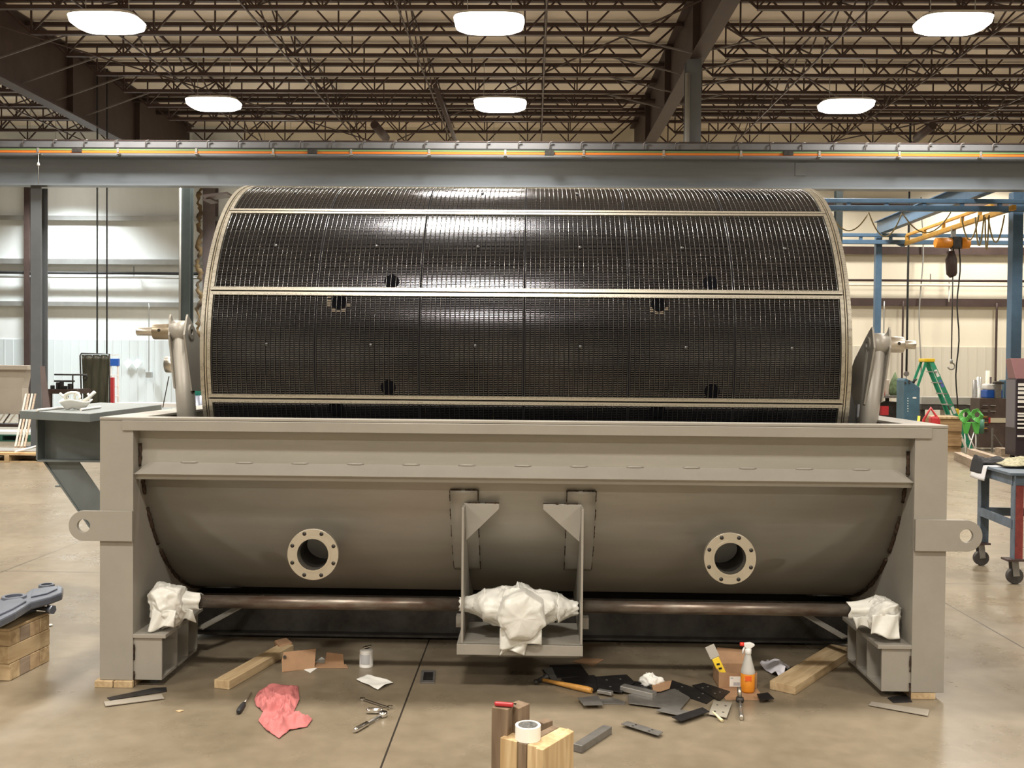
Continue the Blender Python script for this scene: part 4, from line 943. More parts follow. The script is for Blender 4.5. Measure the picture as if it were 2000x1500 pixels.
for i, (px, m_, lab) in enumerate(plates):
    z_ = 0.0005+0.0045*(i % 5); o = slab(px, z_, 0.004, m_, 'scrap_plate', lab, 'plate', G)
    # slots/holes shown as small inset discs
    if i in (3, 10, 11, 12, 13):
        cx_ = sum(p[0] for p in px)/len(px); cy_ = sum(p[1] for p in px)/len(px)
        for (u, v) in ((0.5, 0.0), (-0.5, 0.0), (0.0, 0.5), (0, -0.5)):
            px_ = cx_+(px[0][0]-cx_)*u*0.9+(px[1][0]-cx_)*v*0.9; py_ = cy_+(px[0][1]-cy_)*u*0.9+(px[1][1]-cy_)*v*0.9
            q = Z(px_, py_, z_+0.0045); MB().tube([(q.x, q.y, z_+0.003), (q.x, q.y, z_+0.0048)], 0.006, 10).build('slot', M_BORE if i in (12, 13) else M_GALVP, o)
# silver channel
a = Z(1216, 1346, 0.025); b_ = Z(1280, 1361, 0.025)
tag(MB().bar(a+Vector((0, 0.03, 0.0)), b_+Vector((0, 0.03, 0.0)), 0.05, 0.028).build('steel_channel', mat('silver_channel', (0.55, 0.54, 0.52), 0.3, 0.8), bev=0.004), 'bright silver channel offcut on the dark plates', 'channel')
a = Z(1168, 1349, 0.02); b_ = Z(1196, 1354, 0.02)
tag(MB().bar(a, b_, 0.03, 0.016).build('steel_bar', MATS['silver_channel'], bev=0.002), 'small bright bar on the black notched plate', 'bar')
slab([(1272, 1334), (1312, 1329), (1308, 1344), (1290, 1350), (1276, 1350)], 0.022, 0.003, M_CARD, 'carton_scrap', 'torn brown carton scrap behind the silver channel', 'cardboard')
slab([(1180, 1287), (1140, 1285), (1118, 1292), (1160, 1299)], 0.001, 0.003, M_CARD, 'carton_scrap', 'dim brown carton scrap in the shade under the bracket tray', 'cardboard')
# tube offcut
a = Z(1128, 1462, 0.018); b_ = Z(1187, 1424, 0.018)
tag(MB().bar(a, b_, 0.045, 0.034).build('tube_offcut', M_GALVP, bev=0.003), 'square steel tube offcut right of the timber block stack', 'tube')
# small crumpled paper
def crumple(px, py, rx, ry, rz, m_, nm, label, cat, seed, amp=0.02):
    c_ = Z(px, py, rz*0.5); c_.z = rz*0.55
    o = wrapped(c_, ell(rx, ry, rz*0.6, 1.6), 40, 24, amp, 14, seed)
    o.v = [(p[0], p[1], max(p[2], 0.0015)) for p in o.v]
    return tag(o.build(nm, m_, None, loc=(c_.x, c_.y, 0), fix=False), label, cat)
crumple(1272, 1330, 0.075, 0.05, 0.06, M_PAPER, 'crumpled_tissue', 'crumpled white tissue behind the silver channel', 'tissue', 5)
crumple(97, 1221, 0.02, 0.02, 0.012, M_PAPER, 'paper_scrap', 'tiny white paper scrap beside the timber crib on the left', 'paper', 6, 0.008)
def sheet(px4, m_, nm, label, cat, z=0.004, amp=0.012, seed=0):
    c4 = [Z(x, y, 0.01) for x, y in px4]
    def f(u, v):
        p = c4[0].lerp(c4[1], u).lerp(c4[3].lerp(c4[2], u), v); p.z = z+amp*max(0, 0.5+noise.noise(Vector((p.x*14, p.y*14, seed))))
        return p
    return tag(MB().grid(f, 24, 16).build(nm, m_, None, solid=0.001), label, cat)
sheet([(696, 1326), (717, 1316), (768, 1332), (738, 1346)], M_PAPER, 'paper_sheet', 'rumpled white paper in front of the white can', 'paper', seed=1)
sheet([(1484, 1300), (1500, 1292), (1543, 1303), (1526, 1328)], mat('pale_plastic_film', (0.60, 0.58, 0.62), 0.25), 'plastic_film', 'rumpled pale plastic film between bottle and wide plank', 'plastic film', amp=0.05, seed=3)
slab([(594, 1308), (628, 1283), (640, 1290), (606, 1314)], 0.001, 0.002, M_PAPER, 'paper_scrap', 'white paper tucked between the two carton scraps', 'paper')
# carton scraps left
q0, q1 = Z(551, 1313), Z(614, 1306); hgt = 0.10
t = thing('carton_flap', 'upright torn brown carton piece with a dark hole', 'cardboard', q0)
MB().prism([q0, q1, q1+Vector((0, 0.035, hgt)), q0+Vector((0.0, 0.035, hgt*1.0)), q0+Vector((-0.008, 0.02, hgt*0.6))], (0, 0.006, 0)).build('panel', M_CARD, t)
MB().tube([P(556, 1283, q0.y+0.02), P(556, 1283, q0.y+0.024)], 0.009, 10).build('hole', M_BORE, t)
slab([(550, 1312), (612, 1304), (680, 1304), (676, 1297), (614, 1294)], 0.001, 0.004, M_CARD, 'cardboard_strip', 'flat brown carton strip joining the two upright flaps', 'cardboard')
q0, q1 = Z(634, 1298), Z(672, 1300)
tag(MB().prism([q0, q1, q1+Vector((-0.012, 0.03, 0.055)), q0+Vector((0.004, 0.03, 0.06))], (0, 0.005, 0)).build('carton_flap', M_CARD), 'smaller upright brown carton flap, nearer the white can', 'cardboard')
tag(MB().prism([Z(535, 1268), Z(560, 1262), Z(572, 1272), Z(545, 1280)], (0, 0, 0.055)).build('carton_lump', M_CARD, bev=0.01), 'squashed dark brown carton at the far end of the pine board', 'cardboard')
# white can
c = Z(713, 1306); c.y += 0.04
t = thing('paint_can', 'small white labelled can with an open lid behind the paper', 'can', c)
MB().lathe([(0, 0), (0.038, 0), (0.039, 0.004), (0.038, 0.008), (0.038, 0.086), (0.039, 0.09), (0.036, 0.093), (0.030, 0.098), (0.012, 0.101), (0, 0.101)], c, n=32).build('body', M_WHITE, t)
MB().lathe([(0.0382, 0.02), (0.0386, 0.03), (0.0386, 0.07), (0.0382, 0.075)], c, n=24, a0=-2.4, a1=-0.9).build('label_panel', mat('grey_print', (0.45, 0.45, 0.46), 0.6), t)
MB().tube([c+Vector((0.0, 0, 0.098)), c+Vector((0.004, 0, 0.112))], 0.012, 12).build('cap', M_BLACK, t)
MB().bar(c+Vector((-0.02, 0, 0.105)), c+Vector((0.026, 0, 0.118)), 0.03, 0.004).build('lid', M_STEEL, t)
# floor box cover
o = slab([(820, 1333), (849, 1333), (851, 1309), (823, 1309)], 0.0008, 0.005, M_GALVP, 'floor_box', 'small square metal floor box cover beside the floor joint', 'floor box')
MB().prism([Z(826, 1328, 0.007), Z(845, 1328, 0.007), Z(846, 1313, 0.007), Z(828, 1313, 0.007)], (0, 0, 0.001)).build('insert', M_BLKP, o)
# red rag
rc = [(505, 1352), (530, 1337), (582, 1342), (585, 1368), (574, 1392), (610, 1407), (600, 1421), (566, 1428), (545, 1444), (520, 1428), (505, 1410), (514, 1392), (500, 1380), (497, 1368)]
cr = Z(545, 1388, 0.02); rim_ = [Z(x, y, 0.0) for x, y in rc]
def ragf(u, v):
    i = u*len(rim_); k_ = int(i) % len(rim_); f_ = i-int(i); e_ = rim_[k_].lerp(rim_[(k_+1) % len(rim_)], f_); p = Vector((cr.x, cr.y, 0)).lerp(e_, v)
    rad = 1-v
    fold = 0.8*math.sqrt(abs(noise.noise(Vector((p.x*8+2*noise.noise(p*6), p.y*6, 2.0))))) + 0.4*math.sqrt(abs(noise.noise(Vector((p.x*20, p.y*15, 5.0)))))
    p.z = 0.004 + (0.062*(1-fold*1.35))*min(1, (1-v)*3.2) + 0.008*max(0, noise.noise(Vector((p.x*30, p.y*30, 1))))
    p.z = max(p.z, 0.003); return p
tag(MB().grid(ragf, 112, 40).build('shop_rag', M_RAG, None, solid=0.003), 'crumpled red shop rag on the open floor', 'rag')
# screwdriver
a = Z(465, 1391, 0.014); b_ = Z(491, 1353, 0.006); d_ = (b_-a)
t = thing('screwdriver', 'small black-handled screwdriver left of the red rag', 'screwdriver', a)
MB().tube([a, a+d_*0.06, a+d_*0.2, a+d_*0.38, a+d_*0.46], [0.008, 0.013, 0.014, 0.012, 0.007], 10).build('handle', M_BLACK, t); MB().tube([a+d_*0.46, b_], 0.003, 8).build('blade', M_STEEL, t)
# wrenches
def wrench(pa, pb, w_, label, ends=(1, 1)):
    a = Z(*pa, 0.008); b_ = Z(*pb, 0.008); d_ = (b_-a).normalized()
    t = thing('wrench', label, 'wrench', a, 'wrenches on the floor')
    MB().bar(a+d_*0.01, b_-d_*0.01, w_, 0.006).build('shank', M_CHROME, t, bev=0.002)
    for q, e in ((a, ends[0]), (b_, ends[1])):
        b = MB(); o_ = Vector((0, 0, -0.004))
        if e: b.lathe([(0.007, -0.005), (0.013, -0.005), (0.013, 0.005), (0.007, 0.005), (0.007, -0.005)], q, n=20, smooth=False)
        else:
            s2 = d_.cross(Vector((0, 0, 1)))*1; b.prism([q-s2*0.008, q-s2*0.018+d_*0.012, q-s2*0.012+d_*0.03, q-s2*0.007+d_*0.012, q+s2*0.007+d_*0.012, q+s2*0.012+d_*0.03, q+s2*0.018+d_*0.012, q+s2*0.008], (0, 0, 0.007))
        b.build('jaw', M_CHROME, t)
wrench((708, 1365), (757, 1381), 0.011, 'thin combination wrench, farthest of the three by the floor joint', (1, 0))
# ratchet pair: socket barrel + big ratchet with chrome grip
a = Z(716, 1388, 0.014); b_ = Z(748, 1388, 0.014)
tag(MB().tube([a, a.lerp(b_, 0.1), a.lerp(b_, .9), b_], [0.010, 0.014, 0.014, 0.010], 16).build('socket', M_CHROME), 'short chrome socket lying beside the ratchet head', 'socket')
a = Z(692, 1427, 0.013); h_ = Z(748, 1395, 0.013); d_ = h_-a
t = thing('ratchet_wrench', 'chrome ratchet wrench with a bright grip, by the red rag', 'ratchet', a)
MB().tube([a, a+d_*0.05, a+d_*0.42, a+d_*0.46], [0.008, 0.012, 0.012, 0.008], 14).build('grip', M_CHROME, t); MB().tube([a+d_*0.46, a+d_*0.95], 0.006, 10).build('shank', M_GALVP, t)
MB().lathe([(0, -0.012), (0.02, -0.012), (0.022, 0), (0.02, 0.012), (0, 0.012)], h_, n=20).build('head', M_CHROME, t)
# second ratchet on the right
a = Z(1448, 1403, 0.012); h_ = Z(1445, 1366, 0.012); d_ = h_-a
t = thing('ratchet_wrench', 'dark ratchet wrench with a socket, pointing at the spray bottle', 'ratchet', a)
MB().tube([a, a+d_*0.1, a+d_*0.42, a+d_*0.5], [0.009, 0.012, 0.011, 0.007], 14).build('grip', M_STEEL, t); MB().tube([a+d_*0.5, a+d_*0.95], 0.006, 10).build('shank', M_GALVP, t)
MB().lathe([(0, -0.011), (0.019, -0.011), (0.021, 0), (0.019, 0.011), (0, 0.011)], h_, n=20).build('head', M_DARKST, t)
MB().tube([h_+Vector((0, 0.0, 0.01)), h_+Vector((0, 0.02, 0.055))], 0.011, 14).build('socket', M_STEEL, t)
# stick / brush on the pale plate
a = Z(1392, 1390, 0.03); b_ = Z(1411, 1408, 0.008); tag(MB().tube([a, a.lerp(b_, .6), b_], [0.003, 0.006, 0.008], 8).build('marker_stub', mat('cream_plastic', (0.75, 0.65, 0.38), 0.5)), 'small cream marker stub on the edge of the pale plate', 'marker')
# hammer
a = Z(1156, 1349, 0.016); b_ = Z(1052, 1326, 0.016); d_ = b_-a
t = thing('hammer', 'ball-peen hammer with a wooden handle on the scrap plates', 'hammer', a)
MB().tube([a, a+d_*0.08, a+d_*0.35, a+d_*0.7, a+d_*0.97], [0.014, 0.017, 0.015, 0.010, 0.009], 12).build('handle', mat('amber_handle', (0.50, 0.25, 0.06), 0.35, noise_amt=0.2, scale=12), t)
h_ = a+d_*0.955; n_ = Vector((-d_.y, d_.x, 0)).normalized()
MB().tube([h_-n_*0.06, h_-n_*0.045, h_-n_*0.04, h_+n_*0.01, h_+n_*0.03, h_+n_*0.05, h_+n_*0.06], [0.016, 0.018, 0.012, 0.013, 0.009, 0.015, 0.006], 14).build('head', M_DARKST, t)
# cardboard box with the bottle in front, brush inside
c = Z(1440, 1345); bx0, bx1 = Z(1404, 1345).x, Z(1478, 1345).x; by = c.y; bh = P(1440, 1314, c.y).z
t = thing('cardboard_box', 'open brown cardboard box with a white label behind the spray bottle', 'box', ((bx0+bx1)/2, by+0.1, 0))
b = MB(); yb2 = by+0.16
b.box(bx0, bx1, by, by+0.004, 0, bh); b.box(bx0, bx1, yb2, yb2+0.004, 0, bh); b.box(bx0, bx0+0.004, by+0.004, yb2, 0, bh); b.box(bx1-0.004, bx1, by+0.004, yb2, 0, bh); b.box(bx0, bx1, by, yb2, 0.0005, 0.004)
b.build('carton', M_CARD, t)
MB().prism([(bx0+0.01, yb2, bh), (bx1-0.01, yb2, bh), (bx1-0.02, yb2+0.05, bh+0.06), (bx0+0.03, yb2+0.05, bh+0.07)], (0, 0.003, 0.002)).build('flap', M_CARD, t)
lx0, lx1 = P(1425, 1330, by).x, P(1447, 1330, by).x; lz0, lz1 = P(1430, 1341, by).z, P(1430, 1321, by).z
MB().prism([(bx0, by-0.001, 0.001), (bx1, by-0.001, 0.001), (bx1, Z(1440, 1368).y, 0.001), (bx0, Z(1440, 1368).y, 0.001)], (0, 0, 0.003)).build('floor_flap', M_CARD, t)
lb = MB().box(lx0, lx1, by-0.0012, by-0.0002, lz0, lz1).build('label', M_PAPER, t)
MB().box(lx0+0.004, lx0+0.018, by-0.0018, by-0.0012, lz1-0.012, lz1-0.006).box(lx0+0.02, lx1-0.006, by-0.0018, by-0.0012, lz0+0.006, lz0+0.024).build('print', MATS['grey_print'], lb)
# wire brush/yellow brush
a = P(1414, 1322, by+0.06); b_ = P(1386, 1262, by+0.10); d_ = b_-a
t = thing('paint_brush', 'yellow-wrapped paint brush leaning out of the cardboard box', 'brush', a)
MB().bar(a-d_*0.3, a+d_*0.62, 0.040, 0.014, (0, 1, 0)).build('sleeve', M_YCAP, t, bev=0.004); MB().bar(a+d_*0.62, a+d_*1.02, 0.052, 0.016, (0, 1, 0)).build('bristles', mat('grey_bristle', (0.42, 0.39, 0.34), 0.8), t, bev=0.003)
for f_ in (0.28, 0.42): q = a+d_*f_+Vector((0, -0.009, 0)); MB().bar(q-Vector((0.008, 0, 0)), q+Vector((0.008, 0, 0.003)), 0.003, 0.009).build('print', M_BLACK, t)
# spray bottle
c = Z(1460, 1352); c.z = 0.004
t = thing('spray_bottle', 'clear trigger spray bottle half full of amber liquid', 'spray bottle', c)
M_BOT = mat('frosted_bottle', (0.72, 0.72, 0.68), 0.3, trans=0.35, ior=1.3)
M_AMB = mat('amber_liquid', (0.80, 0.30, 0.03), 0.25, trans=0.25, ior=1.33)
MB().lathe([(0, 0.002), (0.034, 0.002), (0.0365, 0.01), (0.0365, 0.098), (0, 0.098)], c, n=32).build('liquid', M_AMB, t)
MB().lathe([(0.0365, 0.0985), (0.0365, 0.105), (0.034, 0.118), (0.024, 0.155), (0.016, 0.19), (0.014, 0.20), (0.014, 0.205)], c, n=32).build('bottle', M_BOT, t)
MB().lathe([(0.0145, 0.196), (0.017, 0.198), (0.017, 0.222), (0.011, 0.228), (0.0, 0.228)], c, n=24).build('collar', M_WHITE, t)
h0 = c+Vector((0, 0, 0.226))
MB().prism([h0+Vector((-0.022, -0.011, 0.010)), h0+Vector((-0.024, -0.011, 0.028)), h0+Vector((0.012, -0.011, 0.032)), h0+Vector((0.034, -0.011, 0.022)), h0+Vector((0.030, -0.011, 0.013)), h0+Vector((0.012, -0.011, 0.0)), h0+Vector((-0.010, -0.011, 0.0))], (0, 0.022, 0)).build('spray_head', M_WHITE, t, bev=0.004)
MB().tube([h0+Vector((-0.022, 0, 0.021)), h0+Vector((-0.042, 0, 0.021))], 0.010, 12).build('nozzle', mat('red_nozzle', (0.85, 0.05, 0.03), 0.4), t)
MB().tube([h0+Vector((-0.016, 0, 0.01)), h0+Vector((-0.026, 0, -0.01)), h0+Vector((-0.028, 0, -0.03))], 0.005, 8).build('trigger', M_WHITE, t)
lab_ = MB().box(c.x-0.022, c.x+0.012, c.y-0.0378, c.y-0.0365, 0.07, 0.096).build('sticker', mat('red_orange_print', (0.75, 0.12, 0.02), 0.5), t)
# steel strips by the posts
slab([(203, 1370), (316, 1355), (321, 1363), (206, 1378)], 0.004, 0.005, mat('bare_steel_strip', (0.42, 0.38, 0.32), 0.4, 0.5), 'steel_strip', 'pale steel strip on the floor in front of the left post', 'strip', 'strips at the tank feet')
slab([(209, 1362), (300, 1343), (325, 1342), (326, 1350), (215, 1367)], 0.0, 0.004, M_BLKP, 'steel_strip', 'dark steel strip half under the pale one by the left post', 'strip', 'strips at the tank feet')
slab([(1697, 1376), (1702, 1370), (1815, 1386), (1812, 1397)], 0.004, 0.005, MATS['bare_steel_strip'], 'steel_strip', 'pale steel strip on the floor in front of the right pedestal', 'strip', 'strips at the tank feet')
slab([(1733, 1362), (1770, 1356), (1782, 1370), (1745, 1372)], 0.0, 0.004, M_BLKP, 'steel_strip', 'small dark strip in the shade of the right pedestal', 'strip', 'strips at the tank feet')
slab([(342, 1388), (352, 1386), (360, 1387), (350, 1390)], 0.0005, 0.004, T_PINE, 'wood_chip', 'tiny pale wood chip on the floor near the left strips', 'wood chip')

# ------------------------------------------------------------------ front timber blocks
def tprism(px, ztop, zbot, m_, label, group='upright timber blocks nearest the viewer', nm='timber_block', zref=None):
    pts = [Z(x, y, zref or ztop) for x, y in px]; c_ = sum(pts, Vector())/len(pts); c_.z = zbot
    pts = [Vector((p.x, p.y, zbot)) for p in pts]
    return tag(MB().prism(pts, (0, 0, ztop-zbot)).build(nm, m_, None, loc=c_, bev=0.0025), label, 'timber', group)
zt1, zt2 = 0.40, 0.30
tprism([(960, 1381), (991, 1386), (1012, 1374), (982, 1370)], zt1, 0, T_OLD, 'tall weathered upright block carrying the red knife')
tprism([(1013, 1384), (1035, 1374), (1012, 1367), (993, 1375)], zt1-0.0, 0, T_OLD, 'tall upright block with a pale sawn top, behind the knife')
tprism([(977, 1440), (1009, 1449), (1040, 1432), (1008, 1424)], zt2, 0.165, T_PINEZ, 'pale end-grain block under the tape roll, upper one')
tprism([(975, 1440), (1008, 1449), (1039, 1432), (1008, 1424)], 0.163, 0, T_PINEZ, 'pale block directly beneath the upper end-grain block', zref=zt2)
tprism([(1012, 1450), (1028, 1454), (1092, 1420), (1078, 1417)], zt2, 0, T_OLD, 'thin brown board standing right of the end-grain block')
tprism([(1029.5, 1454), (1052, 1460), (1112, 1424), (1094, 1420)], zt2, 0, T_PINEZ, 'orange-stained board standing between brown and yellow boards')
tprism([(1046, 1461), (1060, 1465), (1121, 1428), (1109, 1422)], zt2+0.014, 0, T_PINEZ, 'yellow pine board standing outermost, nearest the tube offcut')
tprism([(1062, 1413), (1080, 1407), (1066, 1402), (1050, 1408)], zt2-0.01, 0, T_OLD, 'brown block end peeking out behind the tape roll')
c = Z(1031, 1443, zt2); c.z = zt2+0.001
t = thing('tape_roll', 'roll of white masking tape on top of the timber blocks', 'tape', c)
R_ = 0.0475
MB().lathe([(R_*0.80, 0.0), (R_, 0.0), (R_, 0.052), (R_*0.80, 0.052)], c, n=48, smooth=False).build('tape', mat('white_tape', (0.85, 0.83, 0.74), 0.5), t)
MB().lathe([(R_*0.80, 0.001), (R_*0.80, 0.0515), (R_*0.76, 0.0515), (R_*0.76, 0.001), (R_*0.8, 0.001)], c, n=48, smooth=False).build('core', mat('printed_core', (0.45, 0.45, 0.43), 0.6, col2=(0.2, 0.2, 0.2), scale=70), t)
a = Z(966, 1374, zt1+0.010); b_ = Z(1003, 1377, zt1+0.010)
t = thing('utility_knife', 'red utility knife lying on the tall weathered block', 'knife', a)
MB().bar(a, b_, 0.018, 0.015).build('handle', M_RED, t, bev=0.005); MB().bar(b_, b_+(b_-a)*0.06, 0.008, 0.004).build('tip', M_STEEL, t)

# ------------------------------------------------------------------ left timber crib
K = Z(19, 1331); d1 = (Z(97, 1291)-K); d1.z = 0; L1 = d1.length; u1 = d1.normalized(); u2 = Vector((-u1.y, u1.x, 0))
Rm = Matrix(((u1.x, u2.x, 0, K.x), (u1.y, u2.y, 0, K.y), (0, 0, 1, 0), (0, 0, 0, 1)))
hh_ = 0.092
def crib(x0, x1, y0, y1, z0_, z1_, m_, label):
    o = MB().box(x0, x1, y0, y1, z0_, z1_).build('crib_timber', m_, None, bev=0.004); o.matrix_world = Rm; return tag(o, label, 'timber', 'timbers of the crib under the casting')
nb = 4; wv = L1/nb; GN = ['nearest the viewer', 'second from the viewer', 'third from the viewer', 'farthest from the viewer']
for i in range(nb):
    m_ = T_OLDX if i in (1,) else (timber_material('mid_timber', (0.36, 0.24, 0.13), (0.50, 0.36, 0.21), 1) if i == 2 else T_PINEY)
    crib(i*wv+0.001, (i+1)*wv-0.001, 0.0, 0.5, 0.001, hh_-0.001, m_, 'bottom-layer crib timber, end grain out, %s' % GN[i])
    crib(i*wv+0.001, (i+1)*wv-0.001, 0.0, 0.5, 2*hh_+0.001, 3*hh_-0.012, m_ if i != 3 else T_PINEY, 'top-layer crib timber, end grain out, %s' % GN[i])
crib(-0.005, L1+0.003, 0.0, 0.12, hh_, 2*hh_, T_PINE, 'long middle-layer crib timber on the side facing the tank')
crib(-0.005, L1+0.003, 0.36, 0.48, hh_, 2*hh_, T_PINE, 'long middle-layer crib timber on the side away from the tank')
crib(-0.005, L1, 0.0, 0.14, 3*hh_-0.011, 3*hh_+0.004, T_PINE, 'thin pine board lying on top of the crib edge')
# casting with two bearing rings
zt_ = 3*hh_+0.005
def cp_(px, py, z): return Z(px, py, z)
t = thing('machine_casting', 'blue-grey machined casting with two round bores on the timber crib', 'casting', cp_(40, 1185, zt_))
ztop = zt_+0.10
body = [(0, 1170), (20, 1166), (45, 1162), (60, 1150), (118, 1142), (124, 1147), (122, 1157), (98, 1166), (60, 1176), (30, 1195), (0, 1210), (-70, 1225), (-70, 1180)]
pts = [Z(x, y, ztop) for x, y in body]
MB().prism([Vector((p.x, p.y, ztop-0.045)) for p in pts], (0, 0, 0.045)).build('arm', M_CAST, t, bev=0.010)
MB().prism([Vector((p.x, p.y, ztop)) for p in [Z(x, y, ztop) for x, y in ((-60, 1186), (-60, 1216), (0, 1203), (24, 1192), (52, 1176), (40, 1170), (10, 1176))]], (0, 0, 0.010)).build('raised_rib', M_CAST, t, bev=0.004)
MB().prism([Vector((p.x, p.y, ztop)) for p in [Z(x, y, ztop) for x, y in ((64, 1153), (60, 1168), (92, 1161), (112, 1152), (112, 1146))]], (0, 0, 0.008)).build('raised_rib', M_CAST, t, bev=0.003)
MB().prism([Vector((p.x, p.y, zt_)) for p in [Z(x, y, zt_) for x, y in ((-70, 1215), (-70, 1245), (10, 1217), (72, 1194), (66, 1186), (20, 1190))]], (0, 0, 0.03)).build('lower_plate', M_CAST, t, bev=0.004)
MB().prism([Vector((p.x, p.y, zt_+0.03)) for p in [Z(x, y, zt_+0.05) for x, y in ((-60, 1200), (-60, 1220), (10, 1202), (50, 1186), (40, 1180), (10, 1184))]], (0, 0, 0.027)).build('web', M_CAST, t)
for (px, py, r_) in ((91, 1145, 0.042), (27, 1168, 0.062)):
    c_ = Z(px, py, ztop); MB().lathe([(r_*0.72, -0.02), (r_*0.72, 0.012), (r_, 0.012), (r_*1.05, 0.0), (r_*1.05, -0.04)], c_, n=40, smooth=False).build('bearing_ring', M_CAST, t)
    MB().lathe([(0, -0.012), (r_*0.72, -0.012)], c_, n=32).build('bore', M_BORE, t)
a = Z(50, 1184, zt_+0.03); b_ = Z(104, 1191, zt_+0.024); d_ = b_-a
t = thing('long_bolt', 'thick threaded bolt with a hex head lying by the casting', 'bolt', a)
MB().tube([a, a+d_*0.82], 0.013, 14).build('shank', M_DARKST, t); MB().tube([a+d_*0.82, b_], 0.026, 6).build('head', M_CAST, t); MB().tube([a, a+d_*0.14], 0.022, 6).build('nut', M_STEEL, t)

# ================================================================== RIGHT: WORK TABLE
t = thing('work_table', 'steel work table with blue and red legs on casters', 'table', (3, 2, 0))
zt_ = 0.86
fl_ = Z(1976, 1140); bl_ = Z(1911, 1104)
e1 = (bl_-fl_); e1.z = 0
e2 = Vector((e1.y, -e1.x, 0)).normalized()*1.5
cs = [fl_, bl_, bl_+e2, fl_+e2]
top = [Vector((p.x, p.y, zt_)) for p in cs]; n1 = e1.normalized(); n2 = e2.normalized()
tp = [top[0]-n1*0.04-n2*0.04, top[1]+n1*0.04-n2*0.04, top[2]+n1*0.04+n2*0.04, top[3]-n1*0.04+n2*0.04]
MB().prism([Vector((p.x, p.y, zt_)) for p in tp], (0, 0, 0.02)).build('tabletop', M_BLUELEG, t)
for i in range(4):
    MB().bar(Vector((*cs[i].xy, zt_-0.04)), Vector((*cs[(i+1) % 4].xy, zt_-0.04)), 0.02, 0.08).build('apron', M_BLUELEG, t)
for i, p in enumerate(cs):
    la = MB(); la.bar(Vector((p.x, p.y, 0.20)), Vector((p.x, p.y, zt_)), 0.008, 0.075, n1); la.build('leg', M_BLUELEG, t)
    lb_ = MB(); q = p+n2*0.04; lb_.bar(Vector((q.x, q.y, 0.20)), Vector((q.x, q.y, zt_)), 0.075, 0.008, n1); lb_.build('leg_angle', M_REDLEG if i == 0 else M_BLUELEG, t)
    cst = MB().box(p.x-0.06, p.x+0.08, p.y-0.05, p.y+0.06, 0.185, 0.20).build('caster_plate', M_BRN, t)
    MB().tube([(p.x+0.02, p.y-0.022, 0.065), (p.x+0.02, p.y+0.022, 0.065)], 0.064, 28).build('caster_wheel', M_DARKST, cst, bev=0.006)
    MB().bar((p.x+0.01, p.y-0.03, 0.185), (p.x+0.022, p.y-0.03, 0.065), 0.05, 0.006, (0, 1, 0)).bar((p.x+0.01, p.y+0.03, 0.185), (p.x+0.022, p.y+0.03, 0.065), 0.05, 0.006, (0, 1, 0)).build('caster_fork', M_GALVP, cst)
MB().bar(Vector((*cs[0].xy, 0.47)), Vector((*cs[1].xy, 0.47)), 0.02, 0.07).build('stretcher', M_BLUELEG, t)
MB().bar(Vector((*cs[2].xy, 0.47)), Vector((*cs[1].xy, 0.47)), 0.02, 0.07).build('stretcher', M_BLUELEG, t)
# cloths on the table
zc2 = zt_+0.021
cen = (tp[0]+tp[1]+tp[2]+tp[3])/4
def drape(uo, vo, su, sv, amp, m_, nm, label, cat, seed, zoff=0.0, sc=5):
    def f(u, v):
        p = tp[1]-n1*(uo+su*u)+n2*(vo+sv*v); p = Vector((p.x, p.y, 0)); over = max(0, -(vo+sv*v))
        k_ = noise.noise(Vector((p.x*sc, p.y*sc, seed))); edge = min(1, 6*min(u, 1-u, v, 1-v)+0.15)
        p.z = zc2+zoff+amp*edge*(0.6+k_*0.8+0.3*noise.noise(Vector((p.x*sc*3, p.y*sc*3, seed))))
        if over > 0: p.x += n2.x*over*0.8; p.y += n2.y*over*0.8; p.z = zc2+zoff-over*1.0+0.01*k_+0.01
        return p
    return tag(MB().grid(f, 48, 36).build(nm, m_, None, solid=0.006), label, cat)
drape(0.0, -0.13, 0.32, 0.9, 0.010, mat('clear_plastic_sheet', (0.62, 0.62, 0.64), 0.2), 'plastic_sheet', 'pale plastic sheet draped over the work table corner', 'plastic sheet', 1)
drape(0.02, 0.10, 0.42, 1.1, 0.085, mat('olive_cream_blanket', (0.42, 0.39, 0.27), 0.9, col2=(0.17, 0.16, 0.09), scale=40), 'blanket', 'mottled olive and cream blanket heaped on the work table', 'blanket', 4, 0.014)
drape(-0.03, -0.10, 0.26, 0.36, 0.05, mat('black_cloth', (0.012, 0.012, 0.014), 0.8), 'black_glove', 'limp black leather glove over the work table corner', 'glove', 7, 0.02, 8)

# boards on floor behind
for (pa, pb, lab) in (((1870, 893), (1912, 912), 'nearer grey timber beam on the floor behind the work table'), ((1896, 886), (1958, 906), 'farther grey timber beam on the floor behind the work table')):
    a = Z(*pa, 0.05); b_ = Z(*pb, 0.05); a.z = b_.z = 0.075
    tag(MB().bar(a, b_, 0.13, 0.148).build('floor_timber', T_OLDX, bev=0.004), lab, 'timber', 'timbers on the floor behind the table')

# ================================================================== RIGHT BACKGROUND (Y about 8..26)
def bgbox(px0, px1, py0, Y, dep, m_, z0_=0, pyb=None):
    a = P(px0, py0, Y); b_ = P(px1, py0, Y); zb_ = z0_ if pyb is None else P(px0, pyb, Y).z
    return (a.x, b_.x, Y, Y+dep, zb_, (a.z+b_.z)/2)
